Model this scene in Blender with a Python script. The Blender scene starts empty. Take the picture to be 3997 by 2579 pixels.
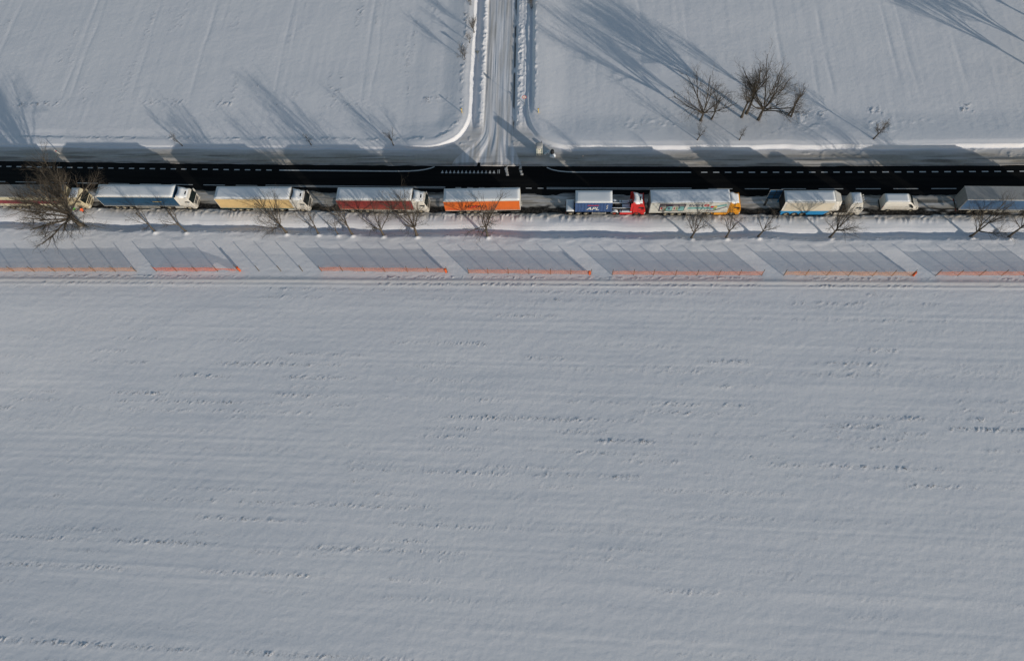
import bpy, bmesh, math, random
import numpy as np
from mathutils import Vector, Matrix
R = math.radians
scn = bpy.context.scene
COL = scn.collection

# ------------------------------------------------------------------ camera
F = 2665.0; CX, CY = 1998.5, 1289.5; H = 99.0
_n = np.array([2176-CX, 2425-CY, F]); _n /= np.linalg.norm(_n)
def _hit(px, py, z):
    r = np.array([(px-CX)/F, (py-CY)/F, 1.0]); return r*((H-z)/(r@_n))
_X = _hit(3650, 667, 0)-_hit(250, 657, 0); _X -= _n*(_X@_n); _X /= np.linalg.norm(_X)
_Z = -_n; _Y = np.cross(_Z, _X)
if _Y[1] > 0: _Y = -_Y
def at(px, py, z=0.0):
    """survey of the photograph: a pixel and a real height give the place on the ground plan"""
    p = _hit(px, py, z); return (float(p@_X), float(p@_Y))
cam_d = bpy.data.cameras.new('camera'); cam = bpy.data.objects.new('camera', cam_d); COL.objects.link(cam)
cam_d.sensor_width = 36.0; cam_d.lens = 36.0*F/3997.0; cam_d.clip_start = 1.0; cam_d.clip_end = 6000.0
right = Vector((_X[0], _Y[0], _Z[0])); down = Vector((_X[1], _Y[1], _Z[1])); fwd = Vector((_X[2], _Y[2], _Z[2]))
m = Matrix((right, -down, -fwd)).transposed().to_4x4(); m.translation = Vector((0, 0, H))
cam.matrix_world = m
scn.camera = cam

# ------------------------------------------------------------------ sky, sun, exposure
SUN_EL, SUN_AZ = 12.3, 134.0
w = bpy.data.worlds.new('World'); scn.world = w; w.use_nodes = True
nt = w.node_tree; nt.nodes.clear()
sky = nt.nodes.new('ShaderNodeTexSky'); sky.sky_type = 'NISHITA'; sky.sun_disc = False
sky.sun_elevation = R(SUN_EL); sky.sun_rotation = R(SUN_AZ); sky.air_density = 1.15; sky.dust_density = 0.6; sky.ozone_density = 1.0
bg = nt.nodes.new('ShaderNodeBackground'); bg.inputs['Strength'].default_value = 0.125
wo = nt.nodes.new('ShaderNodeOutputWorld')
nt.links.new(sky.outputs[0], bg.inputs[0]); nt.links.new(bg.outputs[0], wo.inputs[0])
sd = bpy.data.lights.new('sun', 'SUN'); sd.energy = 3.65; sd.angle = R(0.55); sd.color = (1.0, 0.93, 0.82)
sun = bpy.data.objects.new('sun', sd); COL.objects.link(sun)
sdir = Vector((math.cos(R(SUN_EL))*math.sin(R(SUN_AZ)), math.cos(R(SUN_EL))*math.cos(R(SUN_AZ)), math.sin(R(SUN_EL))))
sun.rotation_euler = sdir.to_track_quat('Z', 'Y').to_euler()
sun.location = sdir*300
scn.view_settings.view_transform = 'Standard'; scn.view_settings.look = 'None'
scn.view_settings.gamma = 1.0; scn.view_settings.exposure = -0.22; scn.view_settings.use_curve_mapping = False

# ------------------------------------------------------------------ materials
def newmat(name):
    mt = bpy.data.materials.new(name); mt.use_nodes = True
    return mt, mt.node_tree, mt.node_tree.nodes['Principled BSDF']
def paint(name, col, rough=0.45, var=0.12, scale=2.0, metal=0.0, grime=0.0, spec=0.4):
    """painted or plastic surface with slight mottling and, low down, road grime"""
    mt, t, b = newmat(name); N = t.nodes; L = t.links
    b.inputs['Roughness'].default_value = rough; b.inputs['Metallic'].default_value = metal
    b.inputs['Specular IOR Level'].default_value = spec
    tc = N.new('ShaderNodeTexCoord'); no = N.new('ShaderNodeTexNoise'); no.inputs['Scale'].default_value = scale; no.inputs['Detail'].default_value = 5
    L.new(tc.outputs['Object'], no.inputs['Vector'])
    mx = N.new('ShaderNodeMix'); mx.data_type = 'RGBA'
    mx.inputs['A'].default_value = (*[c*(1-var) for c in col], 1); mx.inputs['B'].default_value = (*[min(1, c*(1+var)) for c in col], 1)
    L.new(no.outputs['Fac'], mx.inputs['Factor']); out = mx.outputs['Result']
    if grime:
        sx = N.new('ShaderNodeSeparateXYZ'); L.new(tc.outputs['Object'], sx.inputs[0])
        mr = N.new('ShaderNodeMapRange'); mr.inputs['From Min'].default_value = 2.2; mr.inputs['From Max'].default_value = 0.4
        mr.inputs['To Min'].default_value = 0; mr.inputs['To Max'].default_value = grime
        L.new(sx.outputs['Z'], mr.inputs['Value'])
        mu = N.new('ShaderNodeMath'); mu.operation = 'MULTIPLY'; L.new(mr.outputs[0], mu.inputs[0])
        n2 = N.new('ShaderNodeTexNoise'); n2.inputs['Scale'].default_value = 3.5; n2.inputs['Detail'].default_value = 6; L.new(tc.outputs['Object'], n2.inputs['Vector'])
        L.new(n2.outputs['Fac'], mu.inputs[1])
        m2 = N.new('ShaderNodeMix'); m2.data_type = 'RGBA'; m2.inputs['B'].default_value = (0.16, 0.13, 0.10, 1)
        L.new(out, m2.inputs['A']); L.new(mu.outputs[0], m2.inputs['Factor']); out = m2.outputs['Result']
    L.new(out, b.inputs['Base Color'])
    return mt
M = {}
M['white'] = paint('white_paint', (0.62, 0.59, 0.54), grime=1.0)
M['cream'] = paint('cream_paint', (0.60, 0.52, 0.36), grime=1.0)
M['blue_curtain'] = paint('blue_curtain', (0.010, 0.055, 0.115), 0.5, 0.2, grime=0.9)
M['cream_curtain'] = paint('cream_curtain', (0.58, 0.41, 0.19), 0.55, 0.12, 0.8, grime=0.9)
M['red_curtain'] = paint('red_curtain', (0.21, 0.026, 0.022), 0.5, 0.22, 0.8, grime=0.9)
M['orange_curtain'] = paint('orange_curtain', (0.62, 0.125, 0.014), 0.5, 0.14, 0.8, grime=0.9)
M['navy_curtain'] = paint('navy_curtain', (0.04, 0.095, 0.19), 0.5, 0.2, grime=0.9)
M['pale_curtain'] = paint('pale_curtain', (0.52, 0.47, 0.33), 0.5, 0.1, grime=0.9)
M['white_curtain'] = paint('white_curtain', (0.52, 0.52, 0.48), 0.5, 0.1, grime=0.9)
M['panel_cream'] = paint('cream_panel', (0.58, 0.52, 0.42), 0.5, 0.1, 0.7)
M['maroon'] = paint('maroon_print', (0.22, 0.02, 0.035), 0.5)
M['red'] = paint('red_paint', (0.50, 0.02, 0.018), 0.4, 0.15)
M['yellow'] = paint('yellow_paint', (0.66, 0.27, 0.012), 0.4, 0.12)
M['container'] = paint('container_blue', (0.035, 0.075, 0.19), 0.5, 0.25)
M['blue_skirt'] = paint('blue_skirt', (0.015, 0.19, 0.42), 0.45, 0.15)
M['dark_blue'] = paint('dark_blue_frame', (0.012, 0.07, 0.16), 0.5, 0.2)
M['teal'] = paint('teal_plastic', (0.03, 0.14, 0.15), 0.5)
M['plastic_white'] = paint('white_plastic', (0.66, 0.63, 0.55), 0.5)
M['plastic_grey'] = paint('grey_roof_plastic', (0.42, 0.41, 0.40), 0.6)
M['dark'] = paint('dark_plastic', (0.02, 0.02, 0.022), 0.6, 0.3)
M['chassis'] = paint('chassis_grime', (0.045, 0.04, 0.036), 0.8, 0.4, 5)
M['rubber'] = paint('rubber', (0.025, 0.023, 0.021), 0.85, 0.3)
M['rim'] = paint('wheel_rim', (0.36, 0.32, 0.24), 0.6, 0.4, 8)
M['rim_red'] = paint('wheel_rim_red', (0.32, 0.05, 0.03), 0.6, 0.4, 8)
M['alu'] = paint('aluminium', (0.50, 0.48, 0.44), 0.5, 0.15, metal=0.3)
M['grey_alu'] = paint('grey_doors', (0.24, 0.24, 0.235), 0.6, 0.2)
M['grey_roof'] = paint('grey_roof_sheet', (0.34, 0.33, 0.32), 0.75, 0.2, 0.8)
M['brown_roof'] = paint('brown_roof_sheet', (0.30, 0.275, 0.25), 0.75, 0.25, 0.6)
M['lamp'] = paint('lamp_glass', (0.55, 0.53, 0.48), 0.2)
M['tail'] = paint('tail_lamp', (0.35, 0.02, 0.01), 0.3)
M['amber'] = paint('amber_lamp', (0.6, 0.25, 0.02), 0.3)
M['black_print'] = paint('black_print', (0.02, 0.012, 0.01), 0.6)
M['red_print'] = paint('red_print', (0.50, 0.012, 0.02), 0.6)
M['white_print'] = paint('white_print', (0.70, 0.68, 0.62), 0.6)
M['slate_print'] = paint('slate_print', (0.07, 0.08, 0.14), 0.6)
M['plum_print'] = paint('plum_print', (0.055, 0.04, 0.06), 0.6)
M['teal_print'] = paint('teal_print', (0.16, 0.36, 0.36), 0.6, 0.3, 1.5)
M['pale_print'] = paint('pale_print', (0.45, 0.43, 0.38), 0.6, 0.3, 3)
M['green_print'] = paint('green_print', (0.14, 0.26, 0.10), 0.6, 0.2)
M['gold_print'] = paint('gold_print', (0.55, 0.36, 0.08), 0.6, 0.2)
M['sky_print'] = paint('sky_print', (0.12, 0.30, 0.50), 0.6, 0.2)
M['wood_post'] = paint('weathered_wood', (0.11, 0.085, 0.06), 0.9, 0.3, 6)
M['yellow_post'] = paint('yellow_marker', (0.60, 0.42, 0.10), 0.6)
M['sign_back'] = paint('sign_back_grey', (0.10, 0.11, 0.11), 0.6)
M['steel'] = paint('galvanised_steel', (0.22, 0.22, 0.22), 0.6, 0.2)
M['skin'] = paint('skin', (0.5, 0.3, 0.22), 0.6)
M['green_vest'] = paint('green_jacket', (0.10, 0.40, 0.06), 0.7)
M['orange_vest'] = paint('orange_jacket', (0.75, 0.10, 0.02), 0.7)
M['trousers'] = paint('dark_trousers', (0.02, 0.022, 0.03), 0.8)
M['line'] = paint('road_paint', (0.50, 0.50, 0.49), 0.8, 0.35, 2.5)
mt, t, b = newmat('vehicle_glass'); b.inputs['Base Color'].default_value = (0.012, 0.018, 0.018, 1); b.inputs['Roughness'].default_value = 0.08; M['glass'] = mt
mt, t, b = newmat('bark'); N = t.nodes; L = t.links
no = N.new('ShaderNodeTexNoise'); no.inputs['Scale'].default_value = 3; no.inputs['Detail'].default_value = 6
cr = N.new('ShaderNodeValToRGB'); cr.color_ramp.elements[0].color = (0.042, 0.036, 0.031, 1); cr.color_ramp.elements[1].color = (0.15, 0.125, 0.098, 1)
tc = N.new('ShaderNodeTexCoord'); L.new(tc.outputs['Object'], no.inputs['Vector']); L.new(no.outputs['Fac'], cr.inputs[0]); L.new(cr.outputs[0], b.inputs['Base Color'])
b.inputs['Roughness'].default_value = 0.9; b.inputs['Specular IOR Level'].default_value = 0.2; M['bark'] = mt
def snowmat(name, col, bump=0.3, scale=3.0):
    mt, t, b = newmat(name); N = t.nodes; L = t.links
    tc = N.new('ShaderNodeTexCoord'); no = N.new('ShaderNodeTexNoise'); no.inputs['Scale'].default_value = scale; no.inputs['Detail'].default_value = 6
    L.new(tc.outputs['Object'], no.inputs['Vector'])
    bp = N.new('ShaderNodeBump'); bp.inputs['Strength'].default_value = bump; bp.inputs['Distance'].default_value = 0.05
    L.new(no.outputs['Fac'], bp.inputs['Height']); L.new(bp.outputs[0], b.inputs['Normal'])
    b.inputs['Base Color'].default_value = (*col, 1); b.inputs['Roughness'].default_value = 0.85; b.inputs['Specular IOR Level'].default_value = 0.2
    return mt
M['snow'] = snowmat('snow_cap', (0.80, 0.81, 0.83), 0.15, 1.2)
M['rough_snow'] = snowmat('rough_snow_cap', (0.72, 0.75, 0.80), 0.9, 2.2)
# ground snow: masks carried by the mesh say where dirt, slush, bare earth and painted clod shadow lie
mt, t, b = newmat('ground_snow'); N = t.nodes; L = t.links
tc = N.new('ShaderNodeTexCoord')
def attr(nm):
    a = N.new('ShaderNodeAttribute'); a.attribute_name = nm; return a.outputs['Fac']
def noise(scale, detail=6, rough=0.6):
    n_ = N.new('ShaderNodeTexNoise'); n_.inputs['Scale'].default_value = scale; n_.inputs['Detail'].default_value = detail; n_.inputs['Roughness'].default_value = rough
    L.new(tc.outputs['Object'], n_.inputs['Vector']); return n_.outputs['Fac']
def mixc(a_, b_, fac):
    x = N.new('ShaderNodeMix'); x.data_type = 'RGBA'
    for s, v in (('A', a_), ('B', b_)):
        if isinstance(v, tuple): x.inputs[s].default_value = (*v, 1)
        else: L.new(v, x.inputs[s])
    L.new(fac, x.inputs['Factor']) if not isinstance(fac, float) else None
    return x.outputs['Result']
def maprange(v, a0, a1, b0=0.0, b1=1.0):
    x = N.new('ShaderNodeMapRange'); x.inputs['From Min'].default_value = a0; x.inputs['From Max'].default_value = a1
    x.inputs['To Min'].default_value = b0; x.inputs['To Max'].default_value = b1; L.new(v, x.inputs['Value']); return x.outputs[0]
def mul(a_, b_):
    x = N.new('ShaderNodeMath'); x.operation = 'MULTIPLY'; L.new(a_, x.inputs[0])
    if isinstance(b_, float): x.inputs[1].default_value = b_
    else: L.new(b_, x.inputs[1])
    return x.outputs[0]
base = mixc((0.775, 0.765, 0.80), (0.84, 0.825, 0.835), noise(0.07, 5))
dirtc = mixc((0.30, 0.265, 0.22), (0.48, 0.44, 0.39), noise(1.6))
c1 = mixc(base, dirtc, attr('dirt'))
slc = mixc((0.014, 0.013, 0.012), (0.13, 0.115, 0.10), maprange(noise(2.6, 8, 0.7), 0.48, 0.75))
c2 = mixc(c1, slc, attr('slush'))
c3 = mixc(c2, (0.11, 0.10, 0.095), mul(attr('soil_shade'), maprange(noise(4.2, 3), 0.49, 0.59)))  # dark specks: bare earth, and clod shadows painted into the colour
L.new(c3, b.inputs['Base Color'])
b.inputs['Roughness'].default_value = 0.85; b.inputs['Specular IOR Level'].default_value = 0.15
bp = N.new('ShaderNodeBump'); bp.inputs['Strength'].default_value = 0.7; bp.inputs['Distance'].default_value = 0.05
L.new(noise(2.0, 8, 0.7), bp.inputs['Height']); L.new(bp.outputs[0], b.inputs['Normal'])
M['ground'] = mt
mt, t, b = newmat('wet_asphalt'); N = t.nodes; L = t.links; tc = N.new('ShaderNodeTexCoord')
mp = N.new('ShaderNodeMapping'); mp.inputs['Scale'].default_value = (0.08, 1.3, 1); L.new(tc.outputs['Object'], mp.inputs['Vector'])
no = N.new('ShaderNodeTexNoise'); no.inputs['Scale'].default_value = 1; no.inputs['Detail'].default_value = 6; L.new(mp.outputs[0], no.inputs['Vector'])
cr = N.new('ShaderNodeValToRGB'); cr.color_ramp.elements[0].position = 0.35; cr.color_ramp.elements[1].position = 0.75
cr.color_ramp.elements[0].color = (0.005, 0.005, 0.0055, 1); cr.color_ramp.elements[1].color = (0.013, 0.0125, 0.012, 1)
L.new(no.outputs['Fac'], cr.inputs[0]); L.new(cr.outputs[0], b.inputs['Base Color']); b.inputs['Roughness'].default_value = 0.6; b.inputs['Specular IOR Level'].default_value = 0.05
M['asphalt'] = mt
def netmat(name, col, cover):
    mt, t, b = newmat(name); N = t.nodes; L = t.links
    b.inputs['Base Color'].default_value = (*col, 1); b.inputs['Roughness'].default_value = 0.6
    tl = N.new('ShaderNodeBsdfTranslucent'); tl.inputs[0].default_value = (*col, 1)
    a = N.new('ShaderNodeMixShader'); a.inputs[0].default_value = 0.35; L.new(b.outputs[0], a.inputs[1]); L.new(tl.outputs[0], a.inputs[2])
    tr = N.new('ShaderNodeBsdfTransparent'); mx = N.new('ShaderNodeMixShader')
    tc = N.new('ShaderNodeTexCoord'); no = N.new('ShaderNodeTexNoise'); no.inputs['Scale'].default_value = 0.9; no.inputs['Detail'].default_value = 4; L.new(tc.outputs['Object'], no.inputs['Vector'])
    mr = N.new('ShaderNodeMapRange'); mr.inputs['From Min'].default_value = 0.3; mr.inputs['From Max'].default_value = 0.7; mr.inputs['To Min'].default_value = cover-0.06; mr.inputs['To Max'].default_value = cover+0.06; L.new(no.outputs['Fac'], mr.inputs['Value'])
    L.new(mr.outputs[0], mx.inputs[0]); L.new(tr.outputs[0], mx.inputs[1]); L.new(a.outputs[0], mx.inputs[2])
    L.new(mx.outputs[0], N['Material Output'].inputs[0]); return mt
M['net'] = netmat('orange_net', (0.62, 0.20, 0.095), 0.50)
M['net_faded'] = netmat('faded_orange_net', (0.60, 0.27, 0.12), 0.48)
M['net_strong'] = netmat('bright_orange_net', (0.72, 0.14, 0.04), 0.52)
M['net_roll'] = paint('rolled_orange_net', (0.62, 0.10, 0.02), 0.6, 0.3, 6)

# ------------------------------------------------------------------ builders
class MB:
    def __init__(s): s.v = []; s.f = []
    def add(s, vs, fs):
        o = len(s.v); s.v += [tuple(v) for v in vs]; s.f += [tuple(i+o for i in f) for f in fs]; return s
    def box(s, x0, x1, y0, y1, z0, z1):
        return s.add([(x0,y0,z0),(x1,y0,z0),(x1,y1,z0),(x0,y1,z0),(x0,y0,z1),(x1,y0,z1),(x1,y1,z1),(x0,y1,z1)],
                     [(0,3,2,1),(4,5,6,7),(0,1,5,4),(1,2,6,5),(2,3,7,6),(3,0,4,7)])
    def prism(s, poly, y0, y1):
        """polygon in (x,z) swept along y"""
        n = len(poly); vs = [(x, y0, z) for x, z in poly]+[(x, y1, z) for x, z in poly]
        return s.add(vs, [tuple(range(n)), tuple(range(2*n-1, n-1, -1))]+[(i, i+n, (i+1) % n+n, (i+1) % n) for i in range(n)])
    def plate(s, poly, z0, z1):
        n = len(poly); vs = [(x, y, z0) for x, y in poly]+[(x, y, z1) for x, y in poly]
        return s.add(vs, [tuple(range(n-1, -1, -1)), tuple(range(n, 2*n))]+[(i, (i+1) % n, (i+1) % n+n, i+n) for i in range(n)])
    def cyl(s, c, axis, r, h, n=14, r2=None):
        """cylinder centred at c along axis 'x','y','z'"""
        r2 = r if r2 is None else r2; vs = []
        for k, (rr, d) in enumerate(((r, -h/2), (r2, h/2))):
            for i in range(n):
                a = 2*math.pi*i/n; p, q = rr*math.cos(a), rr*math.sin(a)
                vs.append({'x': (c[0]+d, c[1]+p, c[2]+q), 'y': (c[0]+p, c[1]+d, c[2]+q), 'z': (c[0]+p, c[1]+q, c[2]+d)}[axis])
        return s.add(vs, [tuple(range(n)), tuple(range(2*n-1, n-1, -1))]+[(i, i+n, (i+1) % n+n, (i+1) % n) for i in range(n)])
    def tube(s, pts, rad, n=6):
        vs = []; fs = []; m_ = len(pts)
        for i, p in enumerate(pts):
            d = (pts[min(i+1, m_-1)]-pts[max(i-1, 0)]); d = d.normalized() if d.length > 1e-9 else Vector((0, 0, 1))
            a = d.cross(Vector((0.31, 0.17, 0.93))); a = a.normalized() if a.length > 1e-4 else Vector((1, 0, 0)); b_ = d.cross(a)
            for k in range(n):
                t_ = 2*math.pi*k/n; q = p+(a*math.cos(t_)+b_*math.sin(t_))*rad[i]; vs.append((q.x, q.y, q.z))
        for i in range(m_-1):
            for k in range(n): fs.append((i*n+k, i*n+(k+1) % n, (i+1)*n+(k+1) % n, (i+1)*n+k))
        fs.append(tuple(range(n-1, -1, -1))); fs.append(tuple((m_-1)*n+k for k in range(n)))
        return s.add(vs, fs)
    def mesh(s, name, mat, smooth=False):
        me = bpy.data.meshes.new(name); me.from_pydata(s.v, [], s.f)
        bm = bmesh.new(); bm.from_mesh(me); bmesh.ops.recalc_face_normals(bm, faces=bm.faces); bm.to_mesh(me); bm.free()
        if mat: me.materials.append(M[mat])
        if smooth: me.polygons.foreach_set('use_smooth', [True]*len(me.polygons))
        return me
    def build(s, name, mat, parent=None, smooth=False, loc=None):
        return link(name, s.mesh(name, mat, smooth), parent, loc)
def link(name, me, parent=None, loc=None, rz=None):
    o = bpy.data.objects.new(name, me); COL.objects.link(o); o.parent = parent
    if loc is not None: o.location = loc
    if rz is not None: o.rotation_euler = (0, 0, rz)
    return o
def tag(o, label, cat, group=None):
    o['label'] = label; o['category'] = cat
    if group: o['group'] = group
    return o
def thing(name, label, cat, loc, rz=0.0, group=None):
    o = bpy.data.objects.new(name, None); COL.objects.link(o); o.empty_display_size = 0.3
    o.location = loc; o.rotation_euler = (0, 0, rz); return tag(o, label, cat, group)
def text_mesh(s, size, mat, shear=0.0, sx=1.0):
    cu = bpy.data.curves.new('lettering', 'FONT'); cu.body = s; cu.size = size; cu.align_x = 'CENTER'; cu.extrude = 0.006; cu.shear = shear; cu.resolution_u = 3
    cu.offset = size*0.012
    ob = bpy.data.objects.new('lettering', cu); COL.objects.link(ob); bpy.context.view_layer.update()
    me = bpy.data.meshes.new_from_object(ob.evaluated_get(bpy.context.evaluated_depsgraph_get()))
    bpy.data.objects.remove(ob); bpy.data.curves.remove(cu)
    me.transform(Matrix.Diagonal((sx, 1, 1, 1)) @ Matrix.Identity(4)); me.transform(Matrix.Rotation(R(90), 4, 'X'))
    me.materials.clear(); me.materials.append(M[mat]); return me

# ------------------------------------------------------------------ ground
_tabs = {}
def vn(x, y, seed):
    if seed not in _tabs: _tabs[seed] = np.random.RandomState(seed).rand(256, 256).astype(np.float32)
    T = _tabs[seed]; xi = np.floor(x).astype(np.int64); yi = np.floor(y).astype(np.int64); fx = x-xi; fy = y-yi
    fx = fx*fx*fx*(fx*(fx*6-15)+10); fy = fy*fy*fy*(fy*(fy*6-15)+10)
    a = T[xi & 255, yi & 255]; b_ = T[(xi+1) & 255, yi & 255]; c = T[xi & 255, (yi+1) & 255]; d = T[(xi+1) & 255, (yi+1) & 255]
    return ((a*(1-fx)+b_*fx)*(1-fy)+(c*(1-fx)+d*fx)*fy)*2-1
def fbm(x, y, seed, o=3):
    s = 0; a = 1.0; tt = 0
    for i in range(o): s = s+a*vn(x*2**i+i*17.3, y*2**i+i*9.1, seed+i); tt += a; a *= 0.5
    return s/tt
def sm(x, a, b_):
    t_ = np.clip((x-a)/(b_-a), 0, 1); return t_*t_*(3-2*t_)
def off(x): return 8e-5*np.minimum(np.abs(x), 125.0)**2-0.02
def geo(a, b_, n): return a+(b_-a)*(np.linspace(0, 1, n)**2.2)
xs = np.concatenate([-geo(128, 2200, 26)[1:][::-1], np.arange(-128, -22, 0.22), np.arange(-22, -4, 0.11), np.arange(-4, 94, 0.22), geo(94, 2200, 26)[1:]])
ys = np.concatenate([-geo(14, 1500, 22)[1:][::-1], np.arange(-14, 49.9, 0.2), np.arange(49.9, 82, 0.12), np.arange(82, 120, 0.22), geo(120, 2600, 26)[1:]])
GX, GY = np.meshgrid(xs, ys); GX = GX.astype(np.float64)
TREE_FEET = [(607, 905), (728, 906), (1120, 911), (1244, 914), (1320, 916), (1377, 918), (1497, 919), (1628, 922), (1903, 924), (2698, 929), (2833, 929), (2957, 927), (3238, 928), (3789, 923), (3936, 926), (318, 882)]
def xroad(y): return -12.7-0.030*(np.clip(y, 74, 400)-87.5)
def ground(X, Y):
    yr = Y-off(X)
    dirt = np.zeros_like(X); slush = np.zeros_like(X); soil_shade = np.zeros_like(X)
    # wind-packed fields: long drifts, furrow ripples, fine crust
    south = 1-sm(yr, 55, 59); north = sm(yr, 78.5, 81)
    z = 0.05*fbm(X/14, Y/6, 1, 2)+0.016*vn(X/55+Y/200, Y/1.7, 5)*south
    z += south*(0.011*fbm(X/9, Y/1.2, 11, 3)+0.007*vn(X/1.1, Y/0.6, 21))
    z += north*(0.016*fbm(X/1.6, Y/9, 31, 3)+0.012*fbm(X/3, Y/2.2, 41, 3))
    z += (0.35+0.65*np.maximum(south, north))*0.011*fbm(X/0.75, Y/0.5, 51, 2)
    shade_fall = np.maximum(0, -X-25)**2*0.00042*((1-sm(Y, 15, 50))+0.15*sm(Y, 90, 130)); z = z-np.minimum(shade_fall, 6)  # slope added in the west, shaped to darken the snow on that side
    z += 0.009*vn(X/60, Y/0.5, 25)*south+0.008*vn(X/0.7, Y/14, 26)*north
    # furrows of the southern field and their rows of clods
    rs = np.random.RandomState(4); y0 = -13.0
    crumb = np.maximum(0, 0.65*vn(X/0.35, Y/0.30, 61)+0.5*vn(X/0.2+3, Y/0.2, 62)-0.06)
    patch = 0.35+0.65*sm(fbm(X/26, Y/11, 71, 2), -0.45, 0.4)
    while y0 < 50.5:
        yl = Y-0.006*X
        g = np.exp(-((yl-y0)/0.34)**2)
        on = sm(vn(X/9.0+y0*3, np.full_like(X, y0*7.7), 81)+0.45*vn(X/1.6, np.full_like(X, y0*3.1), 82), -0.35, 0.85)*rs.uniform(0.2, 1.0)**1.2
        k = g*on*patch*south
        z += k*crumb*0.20; soil_shade = np.maximum(soil_shade, np.clip(k*(0.35+1.6*crumb), 0, 0.9))  # mask darkens the clods as earth and as painted shadow
        z += 0.014*np.exp(-((yl-y0-0.5)/0.22)**2)*south*(0.5+0.5*vn(X/20, np.full_like(X, y0*5), 83))
        y0 += rs.uniform(0.6, 2.4)
    # plough ridge below the snow fence
    yp = Y-0.0125*X
    z += 0.10*np.exp(-((yp-50.75)/0.35)**2)+0.05*np.exp(-((yp-49.9)/0.2)**2)
    lump = np.maximum(0, 0.7*vn(X/0.34, Y/0.26, 91)+.5*vn(X/.2, Y/.17, 90)-0.05)*(np.exp(-((yp-51.35)/0.22)**2)+0.9*np.exp(-((yp-50.1)/0.22)**2))*sm(vn(X/7, Y*0+3, 92), -0.5, 0.3)
    z += 0.15*lump; soil_shade = np.maximum(soil_shade, np.clip(lump*1.2, 0, 0.6)); dirt += 0.25*np.exp(-((yp-50.6)/0.8)**2)
    # northern field: furrows running away from the road, wheel marks, a rough headland
    for k, (xx, wd, dp) in enumerate([(-98, .3, .05), (-96.2, .3, .05), (-72, .35, .05), (-55.6, .25, .045), (-53.9, .25, .045), (-38.5, .25, .04), (-36.8, .25, .04), (5, .3, .04), (13.5, .35, .05), (22, .3, .03), (39, .4, .05), (44.5, .4, .06), (47, .3, .05), (59, .3, .05), (61.4, .3, .04), (70, .4, .05), (-115, .4, .05), (-84, .3, .03)]):
        z -= north*sm(Y, 86, 92)*dp*np.exp(-((X-xx+0.3*vn(Y/9, Y*0+k, 93)+0.02*(Y-90))/wd)**2)*(0.6+0.4*vn(Y/5, Y*0+k*3, 94))
    clod = np.maximum(0, 0.7*vn(X/0.36, Y/0.45, 95)+0.45*vn(X/0.2, Y/0.23, 89)-0.15)
    head = np.exp(-((Y-87.6+1.0*vn(X/11, X*0, 96))/0.7)**2)*sm(vn(X/5, X*0+5, 97), -0.4, 0.3)*(1-sm(X, -19, -17))
    head2 = np.exp(-((Y-85.2-1.4*vn(X/9, X*0+7, 98))/0.9)**2)*sm(X, 38, 42)*sm(vn(X/3, X*0+9, 99), -0.1, 0.4)
    scat = 0.42*sm(fbm(X/2.2, Y/9, 101, 3), 0.22, 0.6)*north*sm(Y, 84, 88)*(1-sm(X, -22, -18))
    k = np.maximum(np.maximum(head, head2), scat)*clod
    z += 0.20*k; soil_shade = np.maximum(soil_shade, np.clip(2.2*k, 0, 0.75))
    rough = sm(fbm(X/6, Y/2.5, 103, 2), 0.0, 0.5)*np.exp(-((Y-82.2)/2.6)**2)*sm(X, -2, 12)*(1-sm(X, 58, 70))
    z += 0.10*rough*np.maximum(0, fbm(X/0.7, Y/0.6, 104, 2)); soil_shade = np.maximum(soil_shade, 0.45*rough*clod)
    # southern verge: low mound, ditch with the trees on its lip, bank up to the road
    yd = yr+0.28*vn(X/5.5, X*0, 111)+0.10*vn(X/1.7, X*0, 112)
    pz = np.interp(yd, [50, 55, 57.4, 58.7, 59.3, 59.9, 60.3, 60.65, 61.1, 61.7, 62.3, 63.3, 63.7], [0, 0.02, 0.18, 0.22, 0.04, -0.38, -0.42, -0.20, -0.01, 0.09, 0.12, 0.12, 0.05])
    mid = sm(yr, 52, 56)*(1-sm(yr, 63.3, 63.8))
    z = z*(1-0.5*mid)+pz*sm(yr, 50, 52)*(1-sm(yr, 63.6, 63.9))
    swell = 0.10*fbm(X/7, Y/2.2, 113, 2)*np.exp(-((yr-61.6)/1.1)**2)+0.07*fbm(X/2.4, Y/1.1, 114, 3)*np.exp(-((yr-58.3)/1.6)**2)
    z += swell
    comb = np.maximum(0, vn(X/0.35, Y/1.6, 115))*np.exp(-((yr-62.6)/0.5)**2)*(0.3+0.7*sm(vn(X/6, X*0+2, 116), -0.5, 0.2))
    z += 0.20*comb; soil_shade = np.maximum(soil_shade, 0.8*comb)
    tuft = np.maximum(0, vn(X/0.5, Y/0.45, 117)-0.15)*np.exp(-((yr-59.1)/0.35)**2); z += 0.10*tuft; soil_shade = np.maximum(soil_shade, 0.8*tuft)
    if X.size > 1000:
        for px, py in TREE_FEET:
            bx, by = at(px, py); z += 0.26*np.exp(-((X-bx-0.1)/0.38)**2-((Y-by+0.30)/0.28)**2)
    rubble = np.exp(-((yr-63.2)/0.4)**2); z += 0.24*rubble*np.maximum(0, fbm(X/0.55, Y/0.4, 118, 2)); dirt = np.maximum(dirt, 0.9*np.exp(-((yr-63.25)/0.75)**2)*np.clip(0.8+0.8*fbm(X/2.5, Y/0.5, 119, 3), 0, 1))
    # near lane: trodden snow, dark melted wheel track under the lorries
    lane = sm(yr, 63.55, 63.85)*(1-sm(yr+0.25*vn(X/3, X*0, 121)+0.12*vn(X/0.8, X*0, 122), 67.35, 67.6))
    ruts = 0.02*vn(X/14, Y/0.22, 123)+0.02*fbm(X/1.6, Y/0.5, 124, 2)
    z = z*(1-lane)+lane*(0.055+ruts); dirt = np.maximum(dirt, lane*(0.85+0.6*fbm(X/4, Y/0.4, 125, 3)))
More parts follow.
